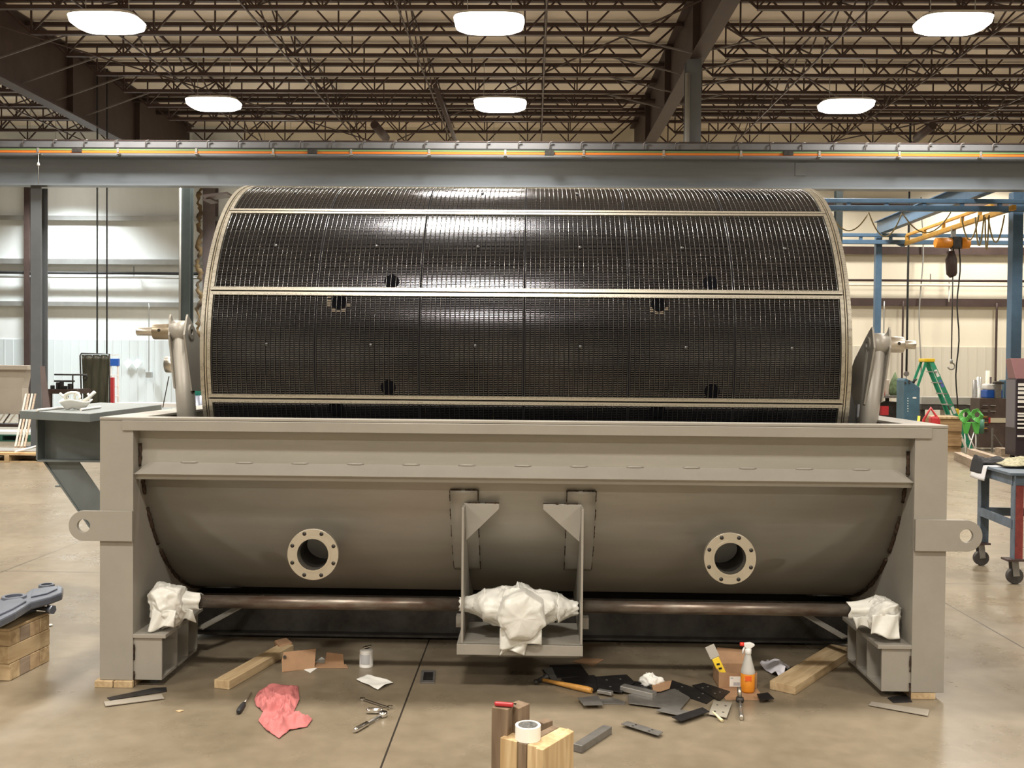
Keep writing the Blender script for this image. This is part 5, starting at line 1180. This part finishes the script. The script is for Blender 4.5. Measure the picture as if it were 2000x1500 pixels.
# crate
def at_floor(px, py): return Z(px, py, 0.0).y
Yc = at_floor(1860, 882)
x0, x1, y0, y1, z0, z1 = bgbox(1829, 1878, 812, Yc, 0.6, M_CARD)
t = thing('wooden_crate', 'wooden plank crate behind the right corner of the tank', 'crate', ((x0+x1)/2, y0, 0))
MB().box(x0, x1, y0, y1, 0.0, z1-0.06).build('body', timber_material('crate_wood', (0.22, 0.13, 0.06), (0.36, 0.23, 0.11), 0), t)
for i in range(5): w_ = (x1-x0)/5; MB().box(x0+i*w_+0.006, x0+(i+1)*w_-0.006, y0-0.03, y1, z1-0.06, z1-0.02).build('lid_board', T_PINEY, t)
for zz_ in (0.12, 0.42, 0.72): MB().box(x0, x1, y0-0.025, y0, zz_, min(zz_+0.2, z1-0.07)).build('side_board', MATS['crate_wood'], t)
# green folded stools with white crossed legs
Ys = at_floor(1900, 887)
t = thing('folding_stool', 'pair of lime green seats on white crossed legs by the crate', 'stool', P(1897, 884, Ys))
for s_, cx_ in ((-1, 1886), (1, 1909)):
    c_ = P(cx_, 812, Ys-0.05); b = MB(); n = 16
    outer = [c_+Vector((0.115*math.cos(2*PI*i/n+0.2*s_)*(1.0 if i % 4 else 1.15), 0.03*math.sin(i), 0.14*math.sin(2*PI*i/n)*(1.0 if i % 3 else 1.1))) for i in range(n)]
    b.plate_hole(outer, c_+Vector((0, 0, 0.02)), 0.055, (0, 0.03, 0)); sh = b.build('seat_shell', M_LIME, t)
    q = P(cx_-3*s_, 832, Ys-0.05); MB().prism([q+Vector((-0.09, 0, 0.08)), q+Vector((0.09, 0, 0.08)), q+Vector((0.04+0.02*s_, 0, -0.17)), q+Vector((-0.03+0.02*s_, 0, -0.15))], (0, 0.05, 0)).build('seat_back', M_LIME, t, bev=0.01)
for (xa_, ya_, xb_, yb_) in ((1884, 838, 1886, 884), (1906, 840, 1906, 884), (1890, 884, 1904, 840), (1905, 878, 1888, 842), (1892, 818, 1896, 806)):
    a = P(xa_, ya_, Ys); b_ = P(xb_, yb_, Ys); a.z = max(a.z, 0.012); b_.z = max(b_.z, 0.012); MB().tube([a, b_], 0.011, 6).build('leg', M_WHITE, t)
q = P(1915, 838, Ys); tag(MB().tube([(q.x, Ys+0.05, 0.42), (q.x, Ys+0.05, 0.70)], 0.09, 14).build('cup_holder', mat('dark_green_plastic', (0.05, 0.16, 0.10), 0.4), None), 'dark green drum-shaped holder with a white patch beside the stools', 'container')
q2 = MB().box(q.x-0.03, q.x+0.05, Ys-0.045, Ys-0.04, 0.52, 0.64)
# brown cabinet
Yc2 = at_floor(1940, 880)
x0, x1, y0, y1, z0, z1 = bgbox(1914, 1966, 778, Yc2, 0.45, M_CABB)
t = thing('tool_cabinet', 'brown tool cabinet with small drawers under the blue cooler', 'cabinet', ((x0+x1)/2, y0, 0))
MB().box(x0, x1, y0, y1, 0.06, z1).build('body', M_CABB, t, bev=0.01)
xm = x0+(x1-x0)*0.32
for i in range(5):
    zq = z1-0.16-i*0.12; d_ = MB().box(x0+0.02, xm, y0-0.02, y0, zq-0.04, zq+0.05).build('drawer', M_CABB, t, bev=0.004)
    MB().box(x0+0.05, xm-0.03, y0-0.035, y0-0.02, zq+0.0, zq+0.018).build('pull', M_YEL if i > 1 else M_GALV, d_)
    if i < 2: MB().box(xm+0.03, xm+0.14, y0-0.035, y0, zq, zq+0.018).build('pull', M_GALV, t)
q = P(1950, 821, y0-0.02); MB().box(q.x-0.16, q.x+0.16, y0-0.012, y0-0.001, q.z-0.05, q.z+0.05).build('sticker', mat('cream_sticker', (0.55, 0.50, 0.36), 0.6), t)
MB().box(q.x-0.2, q.x-0.16, y0-0.012, y0-0.001, q.z-0.06, q.z+0.06).box(q.x+0.16, q.x+0.23, y0-0.012, y0-0.001, q.z-0.06, q.z+0.04).build('sticker_edge', M_RED, t)
# cooler on cabinet
c = P(1940, 762, y0+0.2); zc3 = z1
t = thing('drink_cooler', 'white-topped blue drink cooler on the brown cabinet', 'cooler', (c.x, y0+0.3, zc3))
MB().box(c.x-0.17, c.x+0.17, y0+0.12, y0+0.42, zc3, zc3+0.17).build('body', M_PLBL, t, bev=0.02); MB().box(c.x-0.165, c.x+0.165, y0+0.125, y0+0.415, zc3+0.17, zc3+0.30).build('lid', M_WHITE, t, bev=0.04)
q = P(1949, 760, y0+0.05); t = thing('arbor_press', 'grey arbor press on the brown cabinet in front of the cooler', 'press', (q.x, y0+0.1, zc3))
MB().box(q.x-0.06, q.x+0.06, y0+0.01, y0+0.09, zc3, zc3+0.36).build('frame', M_GALVP, t, bev=0.01); MB().box(q.x-0.09, q.x+0.1, y0+0.0, y0+0.10, zc3+0.3, zc3+0.34).build('head', M_DARKST, t)
# blue cabinet behind + big toolbox at right
Yt = 13.0
x0, x1, y0, y1, z0, z1 = bgbox(1986, 2060, 740, Yt, 0.40, M_TB)
t = thing('rolling_toolbox', 'tall dark rolling toolbox with bright drawer edges and raised lid', 'toolbox', ((x0+x1)/2, y0, 0))
MB().box(x0, x1+0.6, y0, y1, 0.12, z1).build('body', M_TB, t, bev=0.008)
fx = x0+0.02
for (py, hpx) in ((752, 4), (760, 4), (768, 4), (777, 4), (785, 4), (795, 2), (808, 2.5), (813, 2.5), (820, 2.5), (828, 2.5), (836, 2.5), (852, 2.5)):
    q = P(1990, py, y0); d_ = MB().box(fx, x1+0.5, y0-0.012, y0, q.z-0.06, q.z+0.04).build('drawer', M_TB, t)
    MB().box(fx, x1+0.5, y0-0.035, y0-0.012, q.z-0.004*hpx, q.z+0.008*hpx).build('drawer_pull', M_WHITE, d_)
MB().prism([(x0+0.03, y0+0.1, z1), (x0+0.03, y1, z1), (x0+0.03, y1+0.1, z1+0.36), (x0+0.03, y1-0.1, z1+0.38)], (x1+0.5-x0, 0, 0)).build('lid', M_PURP, t, bev=0.006)
for xx in (x0+0.08, x1+0.4): MB().tube([(xx, y0+0.08, 0.06), (xx+0.04, y0+0.08, 0.06)], 0.06, 18).tube([(xx, y1-0.08, 0.06), (xx+0.04, y1-0.08, 0.06)], 0.06, 18).build('caster', M_BLACK, t)
MB().box(x0-0.02, x0, y0+0.02, y1-0.05, z1-0.9, z1-0.02).build('side_panel', mat('grey_panel', (0.12, 0.11, 0.12), 0.35), t)
q = P(1969, 790, 16.2); tag(MB().box(q.x-0.08, q.x+0.2, 16.2, 16.5, 0.0, P(1958, 742, 16.2).z).build('locker', M_MBLUE, bev=0.03), 'narrow dark blue locker between brown cabinet and toolbox', 'locker')
q = P(1938, 860, Yc2-0.5); t = thing('stand_frame', 'grey angle-iron stand frame in front of the brown cabinet', 'frame', (q.x, Yc2-0.5, 0))
MB().bar((q.x, Yc2-0.5, 0), (q.x, Yc2-0.5, P(1938, 836, Yc2-0.5).z), 0.03, 0.03).build('upright', M_GALVP, t); a = P(1971, 808, Yc2-0.4)
MB().bar((a.x, Yc2-0.4, 0), (a.x, Yc2-0.4, a.z), 0.03, 0.03).build('upright', M_GALVP, t); MB().bar(P(1942, 850, Yc2-0.45), (a.x-0.1, Yc2-0.45, 0.05), 0.02, 0.02).build('brace', M_GALVP, t)
q = Z(1966, 892); tag(MB().box(q.x-0.11, q.x+0.06, q.y, q.y+0.25, 0, 0.16).build('wood_offcut', T_OLDX, bev=0.004), 'short timber offcut on the floor below the toolbox side', 'timber')
# upright tubes/cylinders by wall behind
for i, (px, py, r_, m_) in enumerate(((1904, 742, 0.09, M_GALVP), (1912, 736, 0.10, M_GALV), (1929, 724, 0.08, M_WALLC), (1934, 736, 0.06, M_BRN))):
    q = P(px, py, 17.2+0.35*(i % 2)); tag(MB().tube([(q.x, q.y, 0), (q.x, q.y, q.z)], r_*0.55, 12).build('stock_tube', m_), ['dark grey stock tube standing leftmost behind the cabinet', 'fat pale stock tube standing behind the cabinet', 'tall cream stock tube standing left of the cooler', 'brown stock tube standing closest to the cooler'][i], 'tube', 'stock tubes behind the cabinet')
# green stepladder
Yl = 16.4; t = thing('stepladder', 'green fibreglass stepladder with a yellow cap and labels', 'ladder', P(1812, 800, Yl))
apex = P(1810, 705, Yl); fR = Vector((P(1851, 800, Yl).x, Yl-0.4, 0)); fL = Vector((P(1789, 800, Yl).x, Yl+0.5, 0)); lean = (P(1850, 808, Yl).x-apex.x)/(apex.z-P(1850, 808, Yl).z)
bR = Vector((apex.x+lean*apex.z, Yl-0.3, 0.0)); lL = (apex.x-P(1795, 750, Yl).x)/(apex.z-P(1795, 750, Yl).z); bL = Vector((apex.x-lL*apex.z, Yl+0.3, 0.0))
for dy in (-0.22, 0.22):
    MB().bar(apex+Vector((0.04, dy*0.6, 0)), bR+Vector((0, dy, 0)), 0.09, 0.03, (0, 1, 0)).build('front_rail', M_LADG, t)
    MB().bar(apex+Vector((-0.06, dy*0.6, 0)), bL+Vector((0, dy, 0)), 0.05, 0.03, (0, 1, 0)).build('rear_rail', M_LADG, t)
for i in range(1, 8): f_ = i/8.0; q = apex.lerp(bR, f_); MB().box(q.x-0.04, q.x+0.04, q.y-0.2, q.y+0.2, q.z-0.012, q.z+0.012).build('step', M_GALV, t)
MB().box(apex.x-0.11, apex.x+0.11, Yl-0.18, Yl+0.18, apex.z-0.02, apex.z+0.05).build('cap', M_YCAP, t, bev=0.015)
for f_, m_ in ((0.10, M_WHITE), (0.22, mat('violet_blue_sticker', (0.12, 0.15, 0.50), 0.5)), (0.52, M_WHITE)):
    q = (apex+Vector((0.04, -0.13, 0))).lerp(bR+Vector((0, -0.22, 0)), f_); q2_ = (apex+Vector((0.04, -0.13, 0))).lerp(bR+Vector((0, -0.22, 0)), f_+0.08)
    MB().bar(q+Vector((0, -0.018, 0)), q2_+Vector((0, -0.018, 0)), 0.06, 0.004, (0, 1, 0)).build('label', m_, t)
# blue machine cabinet with round top
Ym = 11.5; x0 = P(1767, 760, Ym).x; x1 = P(1797, 760, Ym).x; z1 = P(1780, 757, Ym).z
t = thing('grinder_cabinet', 'blue grinder cabinet with a round head on a stalk', 'machine', ((x0+x1)/2, Ym, 0))
MB().prism([(x0, Ym, 0), (x1, Ym, 0), (x1, Ym, z1), (x0+0.02, Ym, z1+0.16), (x0-0.01, Ym, z1+0.12)], (0, 0.35, 0)).build('cabinet', M_MBLUE, t, bev=0.01)
q = P(1771, 730, Ym+0.1); MB().tube([(q.x, Ym+0.1, q.z), (q.x, Ym+0.14, q.z)], 0.042*1.0, 20).tube([(q.x, Ym+0.12, z1), (q.x, Ym+0.12, q.z)], 0.008, 8).build('round_head', M_GALVP, t)
q = P(1786, 777, Ym); MB().box(q.x-0.03, q.x+0.03, Ym-0.006, Ym-0.001, q.z-0.012, q.z+0.012).build('nameplate', M_PAPER, t)
for i in range(6): q = P(1773, 778+i*5, Ym); MB().box(q.x-0.006, q.x+0.006, Ym-0.006, Ym-0.001, q.z-0.008, q.z+0.008).build('lettering', M_PAPER, t)
for i in range(7):
    a_ = i*0.9; q = P(1778, 748, Ym); MB().tube([q+Vector((0.1*math.cos(a_), 0.1, 0.03*math.sin(a_))), q+Vector((0.1*math.cos(a_+1), -0.02, 0.03+0.04*math.sin(a_+2)))], 0.013, 6).build('clutter_arm', M_DARKST, t)
# bench behind arm
Yb_ = 12.5; x0, x1 = P(1706, 775, Yb_).x, P(1768, 775, Yb_).x; zt_ = P(1740, 773, Yb_).z
t = thing('work_bench', 'dark workbench with clutter behind the right agitator arm', 'bench', (x0, Yb_, 0))
MB().box(x0, x1, Yb_, Yb_+0.8, zt_-0.04, zt_).build('top', M_GALVP, t)
for xx in (x0+0.05, x1-0.05):
    for yy in (Yb_+0.05, Yb_+0.75): MB().box(xx-0.03, xx+0.03, yy-0.03, yy+0.03, 0, zt_-0.04).build('leg', M_DARKST, t)
MB().box(x0, x1, Yb_+0.3, Yb_+0.8, 0.25, zt_-0.12).build('shelf_bins', M_DARKST, t)
q = P(1729, 800, Yb_); MB().box(q.x-0.06, q.x+0.06, Yb_-0.0, Yb_+0.1, q.z-0.1, q.z+0.06).build('red_bin', M_RED, t)
q = P(1748, 760, Yb_+0.3); ft = MB(); ft.tube([(q.x, Yb_+0.3, zt_), (q.x, Yb_+0.3, zt_+0.1), (q.x-0.01, Yb_+0.3, zt_+0.28), (q.x, Yb_+0.3, zt_+0.42)], [0.09, 0.12, 0.06, 0.01], 9)
tag(ft.build('green_cover', mat('olive_green_cloth', (0.09, 0.13, 0.06), 0.8, noise_amt=0.4, scale=14)), 'peaked olive green cloth cover standing on the dark workbench', 'cover')
q = P(1732, 755, Yb_+0.3); tag(MB().box(q.x-0.06, q.x+0.05, Yb_+0.3, Yb_+0.5, zt_, P(1735, 741, Yb_+.3).z).build('cream_canister', M_HOP, bev=0.015), 'cream canister on the dark workbench', 'canister')
q = P(1725, 765, Yb_+0.1); tag(MB().tube([(q.x, Yb_+0.15, zt_), (q.x, Yb_+0.15, P(1725, 757, Yb_).z)], 0.05, 12).build('red_canister', M_RED), 'small red canister on the dark workbench', 'canister')
# long bench/parts rack against far wall, right
t = thing('pipe_rack', 'long low steel rack against the cream wall behind the ladder', 'rack', P(1850, 800, 20))
q0, q1 = P(1800, 778, 20), P(1908, 778, 20); zz0 = P(1850, 790, 20).z
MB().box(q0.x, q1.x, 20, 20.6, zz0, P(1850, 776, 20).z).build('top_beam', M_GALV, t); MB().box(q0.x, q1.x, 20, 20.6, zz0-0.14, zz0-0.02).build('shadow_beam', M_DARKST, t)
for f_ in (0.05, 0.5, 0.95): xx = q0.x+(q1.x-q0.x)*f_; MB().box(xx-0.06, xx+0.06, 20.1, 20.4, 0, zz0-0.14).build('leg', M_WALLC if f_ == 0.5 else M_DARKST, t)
# red cart clutter near ladder foot
q = P(1815, 808, 9.5); t = thing('red_hand_cart', 'red tube hand cart low behind the tank rim by the crate', 'cart', (q.x, 9.5, 0))
MB().tube([(q.x-0.12, 9.5, 0.1), (q.x-0.08, 9.5, 0.95), (q.x+0.02, 9.5, 1.12), (q.x+0.14, 9.5, 0.95), (q.x+0.16, 9.5, 0.1)], 0.022, 8).build('frame', M_RED, t); MB().tube([(q.x-0.2, 9.55, 0.1), (q.x-0.13, 9.55, 1.0)], 0.02, 8).build('strap', M_YCAP, t)
MB().tube([(q.x+0.05, 9.45, 0.14), (q.x+0.05, 9.55, 0.14)], 0.14, 18).build('wheel', M_BLACK, t); MB().box(q.x+0.02, q.x+0.14, 9.46, 9.6, 0.6, 1.0).build('pack', M_RED, t, bev=0.03)

# ================================================================== LEFT BACKGROUND
# beige hopper machine
Yh = 16.6; t = thing('beige_hopper', 'beige sheet-metal hopper machine at the far left edge', 'machine', P(25, 800, Yh))
a = P(-60, 716, Yh); b_ = P(58, 716, Yh); zc4 = P(20, 722, Yh).z
MB().box(a.x, b_.x, Yh-0.1, Yh+0.3, P(20, 722, Yh).z, P(20, 715, Yh).z+0.02).build('lid', M_HOP, t, bev=0.008)
zm = P(20, 758, Yh).z; zbh = P(20, 800, Yh).z
xa0, xa1 = a.x, P(50, 740, Yh).x; xb0, xb1 = P(-30, 760, Yh).x, P(43, 760, Yh).x
b = MB(); b.add([(xa0, Yh, zc4), (xa1, Yh, zc4), (xa1, Yh+0.28, zc4), (xa0, Yh+0.28, zc4), (xb0, Yh, zm), (xb1, Yh, zm), (xb1, Yh+0.28, zm), (xb0, Yh+0.28, zm)], [(0, 1, 5, 4), (1, 2, 6, 5), (2, 3, 7, 6), (3, 0, 4, 7)]); b.build('funnel', M_HOP, t)
MB().box(xb0, xb1, Yh, Yh+0.28, zbh-0.1, zm).build('box', M_HOP, t, bev=0.004)
for xx in (xb0+0.05, xb1-0.05):
    for yy in (Yh+0.02, Yh+0.2): MB().box(xx-0.04, xx+0.04, yy, yy+0.08, 0, zbh-0.1).build('leg', M_BRN, t)
MB().box(xb0-0.2, xb1+0.25, Yh-0.15, Yh+0.4, P(20, 828, Yh).z-0.06, P(20, 828, Yh).z).build('base_frame', M_BRN, t)
for i in range(6): x_ = xb0+0.12*i; MB().bar((x_, Yh-0.1, P(20, 826, Yh).z), (x_+0.12, Yh-0.05, P(20, 808, Yh).z), 0.05, 0.03).build('base_part', M_HOP if i % 2 else M_BRN, t)
# sheets leaning
for i in range(4):
    px = 33+i*6; a = P(px-3, 873, 12.0); b_ = P(px+18, 770, 13.6); tag(MB().bar(a, b_, 0.032, 0.03).build('leaning_strip', T_OLDX if i % 2 else M_HOP), 'pale strip leaning against the hopper, %s from the edge of the photo' % ORD[i], 'strip', 'pale strips leaning by the hopper')
# pallets
def pallet(px0, px1, py, dep, m_, label, h=0.14, Y=None):
    Yp = at_floor((px0+px1)/2, py) if Y is None else Y; x0_ = P(px0, py, Yp).x; x1_ = P(px1, py, Yp).x
    t = thing('pallet', label, 'pallet', ((x0_+x1_)/2, Yp, 0), 'pallets on the left')
    n = 7
    for i in range(n): y_ = Yp+dep*i/n; MB().box(x0_, x1_, y_, y_+dep/n*0.75, h-0.02, h).build('deck_board', m_, t)
    for i in range(3): x_ = x0_+(x1_-x0_-0.08)*i/2; MB().box(x_, x_+0.08, Yp, Yp+dep, 0.02, h-0.02).build('stringer', m_, t)
    for y_ in (Yp, Yp+dep*0.5, Yp+dep*0.9): MB().box(x0_, x1_, y_, y_+0.1, 0, 0.02).build('bottom_board', m_, t)
    return Yp, x0_, x1_
Yp, x0, x1 = pallet(-60, 86, 903, 1.1, T_PINE, 'pine pallet with sheets and cardboard on it, far left')
tag(MB().box(x0, x1-0.05, Yp, Yp+0.9, 0.141, 0.155).build('cardboard_sheet', mat('orange_cardboard', (0.50, 0.29, 0.13), 0.7)), 'orange-brown cardboard sheet lying on the pine pallet', 'cardboard')
tag(MB().box(x0, x1-0.1, Yp+0.2, Yp+0.8, 0.156, 0.175).build('metal_sheet', M_GALV), 'grey metal sheet lying on the pine pallet', 'sheet')
a = Z(30, 882, 0.20); b_ = Z(72, 871, 0.20); tag(MB().tube([a, b_], 0.014, 8).build('plastic_tube', M_WHITE), 'white tube on the metal sheet over the pine pallet', 'tube')
Yp2, x0, x1 = pallet(-60, 62, 862, 1.2, mat('dark_green_pallet', (0.02, 0.09, 0.06), 0.6), 'dark green pallet farther back on the left')
tag(MB().box(x0, x1-0.05, Yp2+0.1, Yp2+1.0, 0.141, 0.20).build('white_panels', M_WHITE), 'white panels stacked on the dark green pallet', 'panel')
# brown sheet leaning on column
a = P(93, 808, 12.5); b_ = P(82, 715, 13.5); tag(MB().prism([a+Vector((-0.05, 0, -0.6)), a+Vector((0.13, 0, -0.6)), b_+Vector((0.04, 0, 0)), b_+Vector((-0.04, 0, 0))], (0, 0.03, 0)).build('leaning_plate', M_BRN), 'rusty brown plate leaning on the far left column', 'plate')
# vise bench
Yv = 16.0; x0, x1 = P(92, 760, Yv).x, P(150, 760, Yv).x; zt_ = P(120, 762, Yv).z
t = thing('welding_bench', 'dark welding bench with clamps beside the olive curtain', 'bench', (x0, Yv, 0))
MB().box(x0, x1, Yv, Yv+0.7, zt_-0.08, zt_+0.02).build('top', M_BRN, t)
for xx in (x0+0.05, P(128, 780, Yv).x): MB().box(xx-0.03, xx+0.03, Yv+0.02, Yv+0.08, 0, zt_-0.08).build('leg', M_BRN, t)
for px, h in ((96, 0.06), (107, 0.13), (114, 0.16), (121, 0.05), (130, 0.1)): q = P(px, 760, Yv); MB().box(q.x-0.03, q.x+0.03, Yv+0.1, Yv+0.2, zt_+0.02, zt_+0.04+h).build('clamp', M_BLACK, t, bev=0.01)
zr_ = P(120, 745, Yv).z; MB().box(x0, P(131, 745, Yv).x, Yv+0.3, Yv+0.36, zr_-0.02, zr_+0.02).build('rail', M_DARKST, t)
zr2 = P(120, 732, Yv).z; q = P(128, 732, Yv); MB().tube([(x0, Yv+0.33, zr2), (P(157, 732, Yv).x, Yv+0.33, zr2)], 0.018, 8).tube([(q.x, Yv+0.33, zt_), (q.x, Yv+0.33, zr2)], 0.018, 8).build('tool_rail', M_DARKST, t)
q = P(154, 738, Yv); MB().lathe([(0.03, 0), (0.055, 0.0)], (q.x, Yv+0.3, q.z), 'Y', 16).tube([(q.x+0.045*math.cos(i*0.5), Yv+0.3, q.z+0.05*math.sin(i*0.5)) for i in range(13)], 0.016, 6).build('hose_coil', M_BLACK, t)
# olive curtain
Yq = 17.0; t = thing('welding_curtain', 'dark olive welding curtain in a thin frame before the white wall', 'curtain', P(185, 800, Yq))
x0, x1, zt_, zb_ = P(159, 700, Yq).x, P(213, 700, Yq).x, P(186, 693, Yq).z, P(186, 800, Yq).z
xb_ = P(163, 785, Yq).x
def cur(u, v):
    xl_ = x0+(xb_-x0)*v; x = xl_+(x1-xl_)*u; return Vector((x, Yq+0.02*math.sin(u*22+v*3), zt_+(zb_-zt_)*v))
MB().grid(cur, 48, 10).build('sheet', M_OLIVE, t, solid=0.006)
MB().tube([(xb_-0.02, Yq, 0.02), (x0-0.03, Yq, zt_-0.02), (x0+0.0, Yq, zt_+0.03), (x1+0.01, Yq, zt_+0.02), (x1+0.02, Yq, 0.02)], 0.018, 8).build('frame', M_DARKST, t)
MB().box(x0-0.1, x1+0.1, Yq-0.2, Yq+0.2, 0, 0.03).build('foot', M_DARKST, t)
# white/blue ladder and red
Yw = 20.0; x0, x1 = P(216, 740, Yw).x, P(231, 740, Yw).x; z1 = P(225, 702, Yw).z
t = thing('stepladder', 'white and blue stepladder against the pale wainscot', 'ladder', (x0, Yw, 0))
MB().bar((x0, Yw, 0), (x0, Yw, z1), 0.04, 0.04).build('rail', M_WHITE, t); MB().bar((x1, Yw, 0), (x1-0.01, Yw, z1), 0.04, 0.04).build('rail', M_WHITE, t)
for i in range(7): MB().box(x0, x1, Yw-0.03, Yw+0.03, 0.25+i*0.27, 0.28+i*0.27).build('step', M_WHITE, t)
MB().box(x0, x1+0.02, Yw-0.06, Yw+0.05, z1-0.17, z1+0.02).build('blue_top', M_PLBL, t, bev=0.01)
q = P(219, 760, Yw-0.3); tag(MB().box(q.x-0.05, q.x+0.05, Yw-0.35, Yw-0.25, 0, P(219, 737, Yw-.3).z).build('red_rail', M_RED, bev=0.01), 'red upright post standing just in front of the white stepladder', 'post')
# diamond notices
for px, lab in ((249, 'left of the pair'), (267, 'right of the pair')):
    q = P(px, 709, YB-0.13); s_ = 0.19; tag(MB().prism([q+Vector((-s_*0.8, 0, 0)), q+Vector((0, 0, -s_)), q+Vector((s_*0.95, 0, 0.02)), q+Vector((0.02, 0, s_*0.8))], (0, 0.01, 0)).build('paper_notice', M_WHITE), 'white paper notice hung like a diamond, %s' % lab, 'notice', 'diamond notices on the wainscot')
# sill / bench line at wall base
a = P(225, 787, 17.5); b_ = P(390, 790, 17.5); t = thing('roller_conveyor', 'long white low conveyor in front of the pale wainscot', 'conveyor', (a.x, 17.5, 0))
MB().box(a.x, b_.x, 17.5, 18.1, a.z-0.09, a.z).build('bed', M_WHITE, t)
for f_ in (0.1, 0.9): x_ = a.x+(b_.x-a.x)*f_; MB().box(x_-0.03, x_+0.03, 17.6, 17.7, 0, a.z-0.09).build('leg', M_GALV, t)
tag(MB().bar(P(318, 796, 12.0), P(330, 735, 12.0), 0.014, 0.014).build('leaning_rod', M_DARKST), 'thin dark rod leaning behind the left agitator arm', 'rod')
q = P(378, 735, 8.0); t = thing('teal_canister', 'teal canister glimpsed between the left arm and the drum', 'canister', (q.x, 8, 0))
MB().tube([(q.x, 8, P(378, 772, 8).z), (q.x, 8, P(378, 731, 8).z)], 0.10, 18).build('body', mat('teal_plastic', (0.02, 0.30, 0.22), 0.4), t)
MB().tube([(q.x, 8, P(378, 745, 8).z), (q.x, 8, P(378, 743, 8).z)], 0.102, 18).build('band', M_WHITE, t)
MB().tube([(q.x, 8, 0.0), (q.x, 8, P(378, 772, 8).z)], 0.14, 18).build('stand', M_CAST, t)
